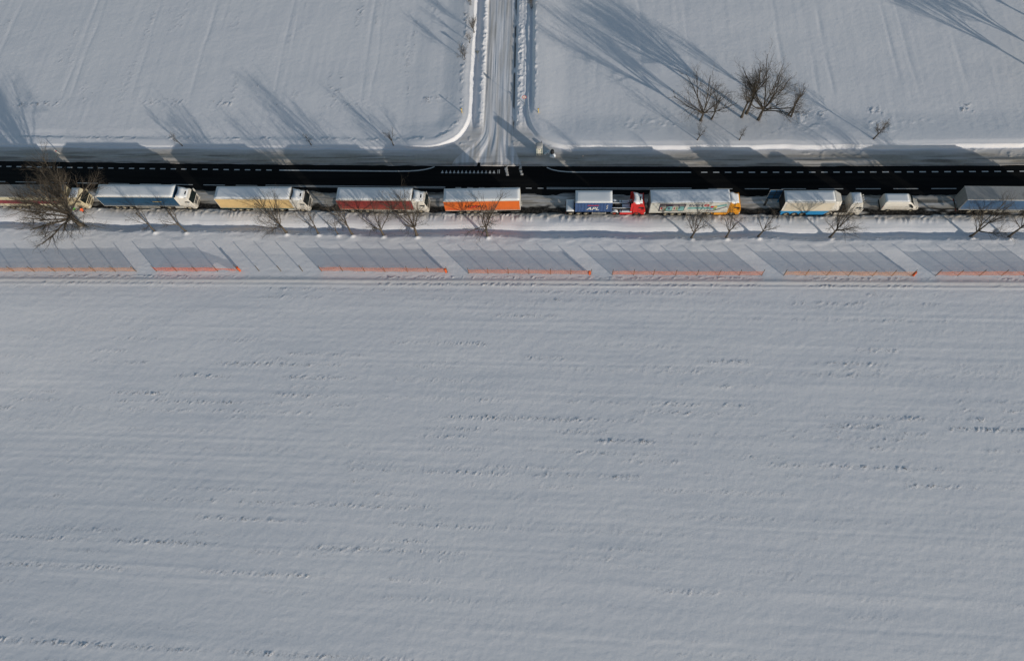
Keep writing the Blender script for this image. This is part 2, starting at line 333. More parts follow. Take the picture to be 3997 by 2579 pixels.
    wet = sm(yr+0.25*fbm(X/1.2, Y/0.5, 126, 2), 63.35, 63.6)*(1-sm(yr+0.45*fbm(X/1.8, Y/0.6, 127, 2), 64.7, 65.2))
    slush = np.maximum(slush, wet*sm(fbm(X/2.2, Y/0.6, 128, 2), -0.85, -0.35)); z -= 0.02*wet
    streak = lane*sm(fbm(X/6, Y/0.3, 155, 2), 0.15, 0.5); slush = np.maximum(slush, 0.55*streak)
    slush = np.maximum(slush, lane*sm(yr+0.4*fbm(X/1.5, Y/0.5, 129, 2), 66.6, 67.7)*0.85)
    # carriageway lies clear: the snow sheet drops below the asphalt
    clear = sm(yr+0.25*vn(X/3, X*0, 121)+0.12*vn(X/0.8, X*0, 122), 67.4, 67.65)*(1-sm(yr+0.06*vn(X/1.5, X*0, 131), 73.15, 73.32))
    z = z*(1-clear)-0.14*clear
    # northern verge, ploughed wall, and the junction with the side road
    xc = xroad(Y); u = X-xc
    dn = yr-76.75-0.14*vn(X/6, X*0, 132)-0.06*vn(X/1.8, X*0, 133)
    wob = 0.12*vn(Y/4, Y*0, 134)+0.07*vn(Y/1.3, Y*0, 135)
    def corner(a, b_, rr): return rr-np.hypot(np.maximum(rr-a, 0), np.maximum(rr-b_, 0))
    dw = corner(dn, -u-5.0+wob, 8.0); de = corner(dn, u-5.0+wob, 8.0)
    d = np.where(u < 0, dw, de)
    nv = sm(yr, 73.2, 73.4)
    lumps = np.maximum(0, fbm(X/0.7, Y/0.5, 151, 3)-0.1)*sm(fbm(X/8, Y/2, 152, 2), -0.2, 0.4)
    verge = 0.16*lumps*sm(yr, 74.4, 75.2)+0.05+0.16*sm(yr, 73.4, 74.3)*np.exp(-((yr-74.3)/0.55)**2)+0.10*sm(yr, 74.6, 76.6)+0.02*fbm(X/3, Y/0.6, 136, 3)
    wall = 0.68*sm(d, -0.10, 0.48)+0.12*sm(d, 0.45, 1.5)
    left = 1-sm(u, -2, 2)
    far = 1-sm(X, -31, -25)
    wall = wall*(1-0.62*far)-left*(1-far)*0.36*sm(d, 1.5, 6)-left*0.16*sm(d, 1.7, 2.4)*(1-sm(Y, 79.5, 81.5))*(0.35+0.65*sm(vn(X/9, X*0+4, 161), -0.4, 0.4))-(1-left)*0.35*sm(d, 1.5, 8)
    fr = np.maximum(0, vn(X/0.5, Y/0.5, 137))*np.exp(-((d-2.0)/0.35)**2)*left; wall += 0.12*fr; soil_shade = np.maximum(soil_shade, 0.7*fr*sm(Y, 77, 78))
    # beside the side road: windrows and ditches
    sr = sm(Y, 80, 84)
    wl = 0.24*np.exp(-((u+3.35)/0.55)**2)-0.30*np.exp(-((u+4.65)/0.42)**2)
    we = 0.20*sm(u, 3.05, 3.3)*(1-sm(u, 3.9, 4.6))+0.16*np.exp(-((u-4.7)/0.4)**2)-0.62*np.exp(-((u-5.85)/0.42)**2)*sm(Y, 84, 88)
    wr = np.where(u < 0, wl, we)*sr
    wr += 0.34*np.maximum(0, fbm(X/0.55, Y/0.5, 138, 3))*(np.exp(-((u+3.3)/0.6)**2)+np.exp(-((u-3.8)/0.55)**2))*sr
    lip = np.maximum(0, vn(X/0.45, Y/0.6, 139))*np.exp(-((u-6.6)/0.35)**2)*sm(Y, 86, 89); wr += 0.2*lip; soil_shade = np.maximum(soil_shade, 0.5*lip)
    zn = np.where(d > -0.2, z, 0)*sm(d, -0.2, 0.6)+np.maximum(wall, 0)
    # the side road itself, flaring into the junction
    fl = 5.2*(1-sm(yr, 73.2, 82.5))**1.6; flE = 1.6*(1-sm(yr, 73.2, 79))**1.3
    inside = sm(u, -2.85-fl, -2.6-fl)*(1-sm(u, 2.5+flE, 2.75+flE))*sm(yr, 73.2, 73.4)
    bend = u*(2.7/(2.7+np.where(u < 0, fl, flE)))
    track = 0.085*vn(bend/0.36, Y/9.0, 141)*(0.35+0.9*(1-sm(yr, 76, 83)))+0.03*vn(bend/0.20, Y/8.0, 142)+0.008*fbm(X/0.6, Y/1.5, 143, 2)
    zn = zn+verge*(1-sm(d, -0.3, 0.3))+wr*(1-inside)
    zn = zn*(1-inside)+inside*(0.07+track)
    z = z*(1-nv)+nv*zn
    dv = nv*(1-sm(d, -0.5, 0.0))*(1-sr)
    dirt = np.maximum(dirt, dv*(0.9-0.45*sm(yr, 75.0, 76.6)+0.25*fbm(X/5, Y/0.5, 144, 2)))
    slush = np.maximum(slush, dv*0.5*sm(fbm(X/7, Y/0.35, 145, 2), 0.1, 0.55)*(1-sm(yr, 74.6, 76.2)))
    slush = np.maximum(slush, 0.6*nv*(1-sm(yr+0.1*vn(X, X*0, 146), 73.3, 73.75)))
    dirt = np.maximum(dirt*(1-inside), inside*(0.24+0.6*fbm(X/0.4, Y/7, 147, 3)+0.2*(1-sm(yr, 74, 78))))
    edge = np.exp(-((u-2.75)/0.18)**2)*sm(Y, 80, 83)*(1-sm(Y, 112, 120))*sm(fbm(X/1, Y/2.5, 148, 2), -0.5, 0.0)
    slush = np.maximum(slush*(1-0.6*inside*sm(yr, 73.5, 74.5)), edge); z -= 0.06*edge
    # two gritty wheel trails drawn out of the side road on to the asphalt
    for a0, a1 in ((-10.75, 71.1), (-8.2, 71.2)):
        tr = np.exp(-((X-a0-0.22*(73.2-yr))/0.24)**2)*sm(yr, a1, a1+0.3)*(1-sm(yr, 73.3, 73.6))*sm(vn(X/0.25, Y/0.3, 149), -0.9, -0.2)
        z = np.where(tr > 0.2, 0.012, z); dirt = np.maximum(dirt, (tr > 0.2)*0.75)
    return z, np.clip(dirt, 0, 1), np.clip(slush, 0, 1), np.clip(soil_shade, 0, 1), inside, lane
GZ, GD, GS, GO, G_in, G_ln = ground(GX, GY)
ny_, nx_ = GX.shape
def ground_z(x, y):
    i = int(np.clip(np.searchsorted(xs, x)-1, 0, nx_-2)); j = int(np.clip(np.searchsorted(ys, y)-1, 0, ny_-2))
    a = (x-xs[i])/(xs[i+1]-xs[i]); b_ = (y-ys[j])/(ys[j+1]-ys[j])
    return float((GZ[j, i]*(1-a)+GZ[j, i+1]*a)*(1-b_)+(GZ[j+1, i]*(1-a)+GZ[j+1, i+1]*a)*b_)
P = np.stack([GX.ravel(), GY.ravel(), GZ.ravel()], 1)
dzx = np.gradient(GZ, xs, axis=1); dzy = np.gradient(GZ, ys, axis=0)
NR = np.stack([-dzx.ravel(), -dzy.ravel(), np.ones(GX.size)], 1); NR /= np.linalg.norm(NR, axis=1, keepdims=True)
iy, ix = np.meshgrid(np.arange(ny_-1), np.arange(nx_-1), indexing='ij'); q = (iy*nx_+ix).ravel()
QU = np.stack([q, q+1, q+nx_+1, q+nx_], 1)
fin = (G_in[:-1, :-1].ravel() > 0.5); fla = (G_ln[:-1, :-1].ravel() > 0.5) & ~fin
def sheet(name, mask):
    fq = QU[mask]; use, inv = np.unique(fq, return_inverse=True); fq = inv.reshape(-1, 4)
    me = bpy.data.meshes.new(name); me.vertices.add(len(use)); me.vertices.foreach_set('co', P[use].astype(np.float32).ravel())
    me.loops.add(fq.size); me.loops.foreach_set('vertex_index', fq.astype(np.int32).ravel())
    me.polygons.add(len(fq)); me.polygons.foreach_set('loop_start', np.arange(0, fq.size, 4, dtype=np.int32)); me.polygons.foreach_set('loop_total', np.full(len(fq), 4, np.int32))
    me.polygons.foreach_set('use_smooth', np.ones(len(fq), bool)); me.update(calc_edges=True)
    for nm, A in (('dirt', GD), ('slush', GS), ('soil_shade', GO)):
        a = me.attributes.new(nm, 'FLOAT', 'POINT'); a.data.foreach_set('value', A.ravel()[use].astype(np.float32))
    me.normals_split_custom_set_from_vertices(NR[use])
    me.materials.append(M['ground']); o = link(name, me); o['kind'] = 'structure'; return o
sheet('ground', ~fin & ~fla); sheet('side_road', fin); sheet('snowy_lane', fla)
# asphalt and its paint
mb = MB(); rx = np.concatenate([-geo(130, 2200, 12)[1:][::-1], np.arange(-130, 131, 4.0), geo(130, 2200, 12)[1:]])
vs = []; fs = []
for i, x in enumerate(rx):
    for yy in (63.2, 74.0): vs.append((x, yy+float(off(x)), 0.0))
    if i: fs.append((2*i-2, 2*i, 2*i+1, 2*i-1))
road = mb.add(vs, fs).build('main_road', 'asphalt'); road['kind'] = 'structure'
def stripe(name, x0, x1, y, wd, z=0.005, n=1):
    mb = MB(); vs = []; fs = []
    for i in range(n+1):
        x = x0+(x1-x0)*i/n
        for s in (-wd/2, wd/2): vs.append((x, y+s+float(off(x)), z))
        if i: fs.append((2*i-2, 2*i, 2*i+1, 2*i-1))
    mb.add(vs, fs).build(name, 'line', road)
YE, YC = 72.06, 68.7
x = -124.0
while x < -52.4: stripe('edge_dash', x, x+1.0, YE, 0.22); x += 2.0
stripe('edge_line', -51.6, -30.0, YE, 0.24, n=8)
x = 23.0
while x < 92: stripe('edge_dash', x, x+1.05, YE, 0.22); x += 2.0
stripe('edge_line', 1.5, 21.3, YE, 0.24, n=8)
def curve_line(pts, wd):
    vs = []; fs = []
    for i, (x, y) in enumerate(pts):
        for s in (-wd/2, wd/2): vs.append((x, y+s, 0.005))
        if i: fs.append((2*i-2, 2*i, 2*i+1, 2*i-1))
    MB().add(vs, fs).build('corner_line', 'line', road)
curve_line([(-29.95, YE+.06), (-28, YE+.08), (-26.3, YE+.22), (-25, YE+.45), (-24, YE+.75), (-23.4, YE+1.05)], 0.22)
curve_line([(1.45, YE), (0, YE+.05), (-1.4, YE+.2), (-2.6, YE+.5), (-3.5, YE+.95)], 0.22)
for i in range(14):
    cx_ = -21.9+i*0.705
    MB().add([(cx_-.24, 71.72, .005), (cx_+.24, 71.72, .005), (cx_, 72.4, .005)], [(0, 1, 2)]).build('give_way_triangle', 'line', road)
for xx in (-12.05, -11.78): MB().add([(xx-.05, 71.7, .005), (xx+.05, 71.7, .005), (xx+.05, 72.5, .005), (xx-.05, 72.5, .005)], [(0, 1, 2, 3)]).build('lane_divider', 'line', road)
x = -125.0
while x < -58: stripe('centre_dash', x, x+4.0, YC, 0.13, n=2); x += 6.0
for s in (-0.13, 0.13):
    stripe('centre_line', -53.5, -21.1, YC+s, 0.11, n=12); stripe('centre_line', -3.4, 21.2, YC+s, 0.11, n=10)
x = -19.3
while x < -4.6: stripe('centre_dash', x, x+1.0, YC-.02, 0.17); x += 2.05
x = 24.0
while x < 92: stripe('centre_dash', x, x+4.0, YC, 0.13, n=2); x += 6.05

# ------------------------------------------------------------------ lorries
def wheel_meshes():
    a = MB(); n = 20
    prof = [(0.30, -0.15), (0.46, -0.16), (0.505, -0.11), (0.505, 0.11), (0.46, 0.16), (0.30, 0.15)]
    vs = [(r*math.cos(2*math.pi*i/n), y, r*math.sin(2*math.pi*i/n)) for r, y in prof for i in range(n)]
    fs = [(j*n+i, j*n+(i+1) % n, ((j+1) % 6)*n+(i+1) % n, ((j+1) % 6)*n+i) for j in range(6) for i in range(n)]
    tyre = a.add(vs, fs).mesh('wheel', 'rubber', True)
    b_ = MB(); b_.cyl((0, 0, 0), 'y', 0.30, 0.16, 16); b_.cyl((0, -0.09, 0), 'y', 0.12, 0.10, 10); b_.cyl((0, 0.09, 0), 'y', 0.12, 0.10, 10)
    for i in range(8):
        an = 2*math.pi*i/8
        for s in (-1, 1): b_.cyl((0.20*math.cos(an), s*0.09, 0.20*math.sin(an)), 'y', 0.025, 0.05, 5)
    rim = b_.mesh('rim', 'rim'); rr = rim.copy(); rr.materials.clear(); rr.materials.append(M['rim_red']); return tyre, rim, rr
TYRE, RIM, RIM_RED = wheel_meshes()
def wheel(t, x, y, r=0.5, rim=None, z=None):
    o = link('wheel', TYRE, t, (x, y, (r if z is None else z)+0.03)); o.scale = (r/0.505, 1, r/0.505); link('rim', rim or RIM, o)
def snow_sheet(t, name, x0, x1, y0, y1, z, mat='snow', thick=0.10, amp=0.03, seed=0, nx=26, ny=7, rough=0.0):
    rs = np.random.RandomState(seed); vs = []; fs = []
    gx = np.linspace(x0, x1, nx); gy = np.linspace(y0, y1, ny)
    for i, x in enumerate(gx):
        for j, y in enumerate(gy):
            e = min(i, nx-1-i)*(x1-x0)/(nx-1); e2 = min(j, ny-1-j)*(y1-y0)/(ny-1); ed = min(e, e2)
            h = thick*(min(1.0, 0.25+ed/0.35)) + amp*float(fbm(np.array(x/1.6+seed*3.1), np.array(y/0.9), 7, 2)) + rough*rs.uniform(-1, 1)
            vs.append((x, y, z+max(0.012, h)))
    for i in range(nx-1):
        for j in range(ny-1): fs.append((i*ny+j, (i+1)*ny+j, (i+1)*ny+j+1, i*ny+j+1))
    k = len(vs); ring = [i*ny for i in range(nx)]+[(nx-1)*ny+j for j in range(1, ny)]+[i*ny+ny-1 for i in range(nx-2, -1, -1)]+[j for j in range(ny-2, 0, -1)]
    vs += [(vs[r_][0], vs[r_][1], z+0.002) for r_ in ring]; n = len(ring)
    fs += [(ring[i], k+i, k+(i+1) % n, ring[(i+1) % n]) for i in range(n)]; fs.append(tuple(k+i for i in range(n)))
    return MB().add(vs, fs).build(name, mat, t, True)
def curtain(t, name, x0, x1, y, z0, z1, mat, side, pleat=0.012):
    n = int((x1-x0)/0.27); vs = []; fs = []
    for i in range(n+1):
        x = x0+(x1-x0)*i/n; d = pleat*math.sin(i*1.9)*math.cos(i*0.37)
        for z, k in ((z0, 0.5), ((z0+z1)/2, 1.0), (z1, 0.2)): vs.append((x, y+side*(0.02+d*k), z))
        vs.append((x, y-side*0.03, z1)); vs.append((x, y-side*0.03, z0))
        if i:
            a = 5*(i-1); b_ = 5*i
            for c in range(5): fs.append((a+c, b_+c, b_+(c+1) % 5, a+(c+1) % 5))
    fs.append((0, 1, 2, 3, 4)); fs.append(tuple(5*n+k for k in (4, 3, 2, 1, 0)))
    return MB().add(vs, fs).build(name, mat, t)
def letters(parent, s, size, mat, x, z, y, sx=1.0, shear=0.0, name='lettering'):
    o = link(name, text_mesh(s, size, mat, shear, sx), parent, (x, y, z)); return o
def running_gear(t, L, axles, rims=None, guard=(None, None), skirt=None, legs=True):
    """bogie, chassis beams, side guards, landing legs and rear bumper of a semi-trailer"""
    c = MB()
    for y in (-0.5, 0.5): c.box(0.2, L-0.5, y-0.06, y+0.06, 0.85, 1.13)
    for k in range(8): c.box(0.6+k*(L-1.6)/7, 0.7+k*(L-1.6)/7, -1.15, 1.15, 1.0, 1.1)
    for a in axles: c.cyl((a, 0, 0.53), 'y', 0.07, 2.1, 8)
    c.build('chassis', 'chassis', t)
    for a in axles:
        for y in (-1.08, 1.08): wheel(t, a, y, rim=rims)
    g0, g1 = guard
    if g0 is None: g0, g1 = axles[-1]+1.0, L-4.0
    for y in (-1.22, 1.22):
        g = MB(); g.box(g0, g1, y-.02, y+.02, 0.55, 0.65); g.box(g0, g1, y-.02, y+.02, 0.82, 0.92)
        for k in range(3): xx = g0+.1+k*(g1-g0-.2)/2; g.box(xx-.03, xx+.03, y*0.97-.02, y*0.97+.02, 0.5, 1.1)
        g.build('side_guard', 'alu', t)
    if legs:
        for y in (-0.85, 0.85):
            MB().box(L-2.75, L-2.6, y-.07, y+.07, 0.35, 1.1).box(L-2.85, L-2.5, y-.14, y+.14, 0.30, 0.36).build('landing_leg', 'chassis', t)
    bm_ = MB().box(-0.06, 0.06, -1.2, 1.2, 0.5, 0.68).build('rear_bumper', 'chassis', t)
    for y in (-0.95, 0.95): MB().box(-0.10, -0.061, y-.22, y+.22, 0.53, 0.65).build('tail_light', 'tail', bm_)
    for y in (-1.05, 1.05): MB().box(axles[0]-.75, axles[0]-.70, y-.2, y+.2, 0.15, 0.9).build('mud_flap', 'rubber', t)
def box_trailer(t, L, side, roof='snow', h=4.0, doors='grey_alu', front='white', axles=None, rail='alu', z0=1.18, far=None, seed=0, ends=None):
    axles = axles or (2.0, 3.3, 4.6)
    MB().box(0.05, L-.05, -1.24, 1.24, 1.13, z0).build('floor', 'chassis', t)
    MB().box(L-.08, L, -1.26, 1.26, z0, h-.06).build('front_wall', front, t)
    for y0, y1 in ((-1.26, -0.01), (0.01, 1.26)):
        d = MB().box(-0.02, 0.05, y0, y1, z0-.05, h-.05).build('rear_door', doors, t)
        mb = MB()
        for k in (0.25, 0.75): yy = y0+(y1-y0)*k; mb.cyl((-0.045, yy, (z0+h)/2), 'z', 0.018, h-z0-.2, 6)
        mb.build('lock_rod', 'steel', d)
    near = curtain(t, 'side_curtain', 0.06, L-.09, -1.25, z0+.08, h-.12, side, -1)
    curtain(t, 'side_curtain', 0.06, L-.09, 1.25, z0+.08, h-.12, far or side, 1)
    for y in (-1.26, 1.26):
        MB().box(0.0, L, y-.025, y+.025, h-.12, h-.001).build('roof_rail', rail, t)
        MB().box(0.0, L, y-.02, y+.02, z0-.04, z0+.08).build('bottom_rail', rail if rail != 'white' else 'alu', t)
    r = MB().box(0.0, L, -1.234, 1.234, h-.06, h).build('roof', {'snow': 'grey_roof', 'rough': 'grey_roof', 'grey': 'grey_roof', 'brown': 'brown_roof'}[roof], t)
    if roof == 'snow': snow_sheet(r, 'roof_snow', 0.02, L-.02, -1.22, 1.22, h, seed=seed, thick=0.09, amp=0.035)
    if roof == 'rough': snow_sheet(r, 'roof_snow', 0.02, L-.02, -1.25, 1.25, h, 'rough_snow', 0.12, 0.05, seed, 60, 13, 0.018)
    if roof in ('grey', 'brown'):
        for k in range(int(L/0.62)): MB().box(0.3+k*.62, 0.33+k*.62, -1.2, 1.2, h, h+.006).build('roof_bow', 'grey_roof' if roof == 'grey' else 'brown_roof', r)
    running_gear(t, L, axles)
    return near
def cab(t, xf, col, rear_gap=2.3, roofz=3.35, deflector=True, visor=False, snow=None, drive=3.7, skirt=None, snowy_deck=False, rims=None, lamps=False, hatch=True, mirror=None, plain_top=None):
    """cab-over tractor; xf is the front of the bumper, body about 2.3 m long"""
    xr = xf-rear_gap; mirror = mirror or col
    lev = [(0.98, 0.0, 1.22), (1.35, 0.02, 1.24), (1.72, 0.05, 1.24), (2.1, 0.13, 1.23), (2.6, 0.25, 1.20), (2.95, 0.36, 1.16), (roofz-.16, 0.46, 1.12), (roofz-.03, 0.62, 1.04), (roofz, 0.85, 0.9)]
    yy = [-1, -0.92, -0.6, -0.25, 0, 0.25, 0.6, 0.92, 1]; bul = lambda q_: 0.05*q_*q_+(0.10 if abs(q_) > 0.95 else 0)
    vs = []; fs = []
    for z, b_, hw in lev:
        rr = xr+(0.0 if z < roofz-.1 else 0.12)
        for q_ in yy: vs.append((xf-0.06-b_-bul(q_), q_*hw, z))
        vs += [(rr, hw, z), (rr, hw*0.3, z), (rr, -hw*0.3, z), (rr, -hw, z)]
    n = 13
    for j in range(len(lev)-1):
        for i in range(n): fs.append((j*n+i, j*n+(i+1) % n, (j+1)*n+(i+1) % n, (j+1)*n+i))
    fs.append(tuple(range(n))); fs.append(tuple((len(lev)-1)*n+i for i in range(n)))
    c = MB().add(vs, fs).build('cab', col, t)
    def front(z):
        zz = [l[0] for l in lev]; return float(np.interp(z, zz, [l[1] for l in lev])), float(np.interp(z, zz, [l[2] for l in lev]))
    def patch(name, mat, z0, z1, q0, q1, o=0.018, nz=4, nq=7):
        vs = []; fs = []
        for k in range(2):
            for i in range(nz+1):
                z = z0+(z1-z0)*i/nz; b_, hw = front(z)
                for j in range(nq+1):
                    q_ = q0+(q1-q0)*j/nq; vs.append((xf-0.06-b_-bul(min(abs(q_), 0.94))+(o if k else -0.004), q_*hw, z))
        m_ = nq+1; S = (nz+1)*m_
        for i in range(nz):
            for j in range(nq):
                fs.append((S+i*m_+j, S+i*m_+j+1, S+(i+1)*m_+j+1, S+(i+1)*m_+j))
        for j in range(nq): fs.append((j, j+1, S+j+1, S+j)); a = nz*m_; fs.append((a+j, a+j+1, S+a+j+1, S+a+j))
        for i in range(nz): fs.append((i*m_, (i+1)*m_, S+(i+1)*m_, S+i*m_)); fs.append((i*m_+nq, (i+1)*m_+nq, S+(i+1)*m_+nq, S+i*m_+nq))
        return MB().add(vs, fs).build(name, mat, c)
    patch('windscreen', 'glass', 1.78, 2.92, -0.90, 0.90)
    if visor:
        v = patch('sun_visor', 'dark', 2.86, 3.12, -0.95, 0.95, 0.10)
    patch('grille', 'dark', 1.05, 1.30, -0.62, 0.62, 0.014, 1, 4); patch('grille', 'dark', 1.38, 1.62, -0.66, 0.66, 0.014, 1, 4)
    for s in (-1, 1):
        hw = 1.225
        MB().add([(xf-1.28, s*(hw+.008), 1.82), (xf-.55, s*(hw+.010), 1.70), (xf-.44, s*(hw+.008), 1.95), (xf-.60, s*(hw-.012), 2.55), (xf-1.28, s*(hw-.012), 2.58),
                  (xf-1.28, s*(hw-.05), 1.82), (xf-.55, s*(hw-.05), 1.70), (xf-.44, s*(hw-.05), 1.95), (xf-.60, s*(hw-.07), 2.55), (xf-1.28, s*(hw-.07), 2.58)],
                 [(0, 1, 2, 3, 4), (5, 6, 7, 8, 9)]+[(i, (i+1) % 5, (i+1) % 5+5, i+5) for i in range(5)]).build('side_window', 'glass', c)
        mi = MB().box(xf-.52, xf-.36, s*1.46-.10, s*1.46+.10, 1.85, 2.6).build('mirror', mirror, c)
        for za in (2.45, 1.9): MB().box(xf-.47, xf-.42, min(s*1.2, s*1.37), max(s*1.2, s*1.37), za, za+.07).build('mirror_arm', 'dark', mi)
        MB().box(xf-1.22, xf-1.02, s*1.245-.012, s*1.245+.012, 1.50, 1.56).build('door_handle', 'dark', c)
        MB().box(xf-1.36, xf-1.34, s*1.238-.012, s*1.238+.012, 1.05, 2.6).build('door_seam', 'chassis', c)
        hl = MB().add([(xf-.02, s*.72, .56), (xf-.02, s*1.10, .56), (xf-.22, s*1.235, .58), (xf-.02, s*.72, .82), (xf-.02, s*1.10, .84), (xf-.22, s*1.235, .86)], [(0, 1, 4, 3), (1, 2, 5, 4), (0, 3, 5, 2), (0, 2, 1), (3, 4, 5)])
        hl.build('headlight', 'lamp', c)
        # arch over the front wheel and sill behind it
        a = MB(); pts = [(xf-1.42+.64*math.cos(k*math.pi/8), .52+.60*math.sin(k*math.pi/8)) for k in range(9)]
        po = [(xf-1.42+.74*math.cos(k*math.pi/8), .52+.70*math.sin(k*math.pi/8)) for k in range(9)]
        a.prism(pts+po[::-1], min(s*.95, s*1.24), max(s*.95, s*1.24)); a.build('wheel_arch', col, c)
    MB().add([(xf-.04, -.8, .36), (xf-.04, .8, .36), (xf-.22, 1.22, .38), (xf-.70, 1.22, .42), (xf-.70, -1.22, .42), (xf-.22, -1.22, .38),
              (xf-.04, -.8, 1.0), (xf-.04, .8, 1.0), (xf-.20, 1.22, 1.0), (xf-.70, 1.22, 1.0), (xf-.70, -1.22, 1.0), (xf-.20, -1.22, 1.0)],
             [(0, 5, 4, 3, 2, 1), (6, 7, 8, 9, 10, 11)]+[(i, (i+1) % 6, (i+1) % 6+6, i+6) for i in range(6)]).build('bumper', col, c)
    for k in range(2): MB().box(xf-.045, xf-.028, -.55, .55, .46+.2*k, .58+.2*k).build('air_slot', 'dark', c)
    top = roofz
    if deflector:
        zt = min(3.98, roofz+0.55)
        n = 9; vs = []; fs = []
        for i in range(n):
            q_ = -1+2*i/(n-1); e = abs(q_)
            sag = 0.16*max(0, e-.8)/.2
            back = xr+.10-0.38*max(0, e-.35)
            vs += [(xf-1.12, q_*.98, roofz-.02), (xf-1.55, q_*1.06, roofz+(zt-roofz)*.55-sag), (back, q_*1.16, zt-sag*1.3), (back, q_*1.16, roofz-.12), (xf-1.12, q_*.98, roofz-.12)]
        for i in range(n-1):
            for k in range(5): fs.append((i*5+k, (i+1)*5+k, (i+1)*5+(k+1) % 5, i*5+(k+1) % 5))
        fs.append((0, 1, 2, 3, 4)); fs.append(tuple((n-1)*5+k for k in (4, 3, 2, 1, 0)))
        dfl = MB().add(vs, fs).build('roof_deflector', plain_top or col, c)
        for s in (-1, 1):
            MB().add([(xr-.02, s*1.18, 1.3), (xr-.42, s*1.23, 1.3), (xr-.42, s*1.20, zt-.25), (xr-.02, s*1.14, zt-.15), (xr-.02, s*1.15, 1.3), (xr-.42, s*1.19, 1.3), (xr-.42, s*1.16, zt-.25), (xr-.02, s*1.10, zt-.15)],
                     [(0, 1, 2, 3), (7, 6, 5, 4)]+[(i, i+4, (i+1) % 4+4, (i+1) % 4) for i in range(4)]).build('side_fairing', col, c)
    if hatch: MB().box(xf-1.35 if deflector else xf-1.5, xf-.95, -.32, .32, roofz-.01, roofz+(.10 if deflector else .05)).build('roof_hatch', 'glass', c)
    if snow:
        if deflector:
            n = 9; vs = []; fs = []; m_ = 4
            for i in range(n):
                q_ = -1+2*i/(n-1); e = abs(q_); sag = 0.16*max(0, e-.8)/.2
                for x_, z_ in ((xf-.70, roofz+.03), (xf-1.12, roofz+.06), (xf-1.55, roofz+(zt-roofz)*.55-sag+.06), (xr+.12-0.38*max(0, e-.35), zt-sag*1.3+.05)):
                    vs.append((x_, q_*(1.0 if x_ > xf-1.2 else 1.12), z_-(0.10 if i in (0, n-1) else 0)))
            for i in range(n-1):
                for k in range(m_-1): fs.append((i*m_+k, (i+1)*m_+k, (i+1)*m_+k+1, i*m_+k+1))
            o = MB().add(vs, fs).build('roof_snow', 'snow', c, True); md = o.modifiers.new('thickness', 'SOLIDIFY'); md.thickness = 0.05; md.offset = -1
        else: snow_sheet(c, 'roof_snow', xr+.15, xf-.75, -1.0, 1.0, roofz, 'rough_snow' if snow == 'rough' else 'snow', 0.10, 0.06, 5, 12, 9, 0.02)
    if lamps:
        for k in range(4): MB().cyl((xf-.32, -.66+.44*k, roofz-.15), 'x', 0.09, 0.14, 10).build('roof_lamp', 'lamp', c)
    # tractor frame behind the cab
    fr = MB()
    for y in (-.42, .42): fr.box(xf-5.9, xf-.8, y-.06, y+.06, 0.68, 0.94)
    fr.box(xf-5.0, xf-3.7, -.45, .45, 0.94, 1.10); fr.cyl((xf-1.42, 0, .53), 'y', .07, 2.0, 8); fr.cyl((xf-1.42-drive, 0, .53), 'y', .09, 2.0, 8)
    fr.build('tractor_frame', 'chassis', t)
    for y in (-1.06, 1.06): wheel(t, xf-1.42, y, 0.52, rims); wheel(t, xf-1.42-drive, y*0.97, 0.52, rims)
    for y in (-1, 1):
        if skirt: MB().add([(xf-2.2, y*1.14, .38), (xf-4.25, y*1.14, .38), (xf-4.25, y*1.23, .38), (xf-2.2, y*1.23, .38), (xf-2.2, y*1.14, .98), (xf-4.25, y*1.14, .98), (xf-4.25, y*1.23, .98), (xf-2.2, y*1.23, .98)], [(0, 1, 2, 3), (4, 5, 6, 7), (0, 1, 5, 4), (1, 2, 6, 5), (2, 3, 7, 6), (3, 0, 4, 7)]).build('side_skirt', skirt, t)
        else: MB().cyl((xf-3.15, y*.92, .68), 'x', .33, 1.5, 12).build('fuel_tank', 'alu', t)
        g = MB(); xd = xf-1.42-drive
        pts = [(xd+.60*math.cos(k*math.pi/8), .52+.56*math.sin(k*math.pi/8)) for k in range(9)]; po = [(xd+.66*math.cos(k*math.pi/8), .52+.62*math.sin(k*math.pi/8)) for k in range(9)]
        g.prism(pts+po[::-1], min(y*.78, y*1.22), max(y*.78, y*1.22)); mg = g.build('mudguard', skirt if (skirt and not snowy_deck) else 'dark', t)
        if snowy_deck:
            pi_ = [(xd+.67*math.cos(k*math.pi/8), .52+.63*math.sin(k*math.pi/8)) for k in range(1, 8)]; p2 = [(xd+.67*math.cos(k*math.pi/8), .52+(.63+.10*math.sin(k*math.pi/8))*math.sin(k*math.pi/8)) for k in range(1, 8)]
            MB().prism(pi_+p2[::-1], min(y*.80, y*1.21), max(y*.80, y*1.21)).build('mudguard_snow', 'snow', mg)
    return c
def lorry(x, ynear, label, rz=0.0, name='articulated_lorry', cat='lorry'):
    return thing(name, label, cat, (x, ynear+1.27, 0.0), rz, 'vehicles queued on the snowy lane')

# 1: pale trailer with maroon stripe under the big tree, cut by the frame
t = lorry(-101.0, 63.55, 'pale cream lorry with maroon stripe on its trailer, two people standing at its cab')
near = box_trailer(t, 13.6, 'pale_curtain', 'brown', front='cream')
MB().prism([(0.1, 1.95), (12.4, 1.95), (12.75, 2.45), (12.4, 2.95), (0.1, 2.95)], -1.305, -1.29).build('stripe', 'maroon', near)
cab(t, 101.0-84.35, 'cream', deflector=False, roofz=3.5, snow='rough', hatch=False, visor=False)
# 2: blue
t = lorry(-81.35, 63.70, 'blue curtain trailer lorry with pure white cab and snowed roof')
near = box_trailer(t, 13.95, 'blue_curtain', 'snow', front='blue_curtain', doors='white', rail='white', far='blue_curtain', seed=2)
MB().box(9.7, 11.3, -1.312, -1.297, 2.55, 2.65).build('stripe', 'gold_print', near)
cab(t, 16.75, 'white', snow='smooth')
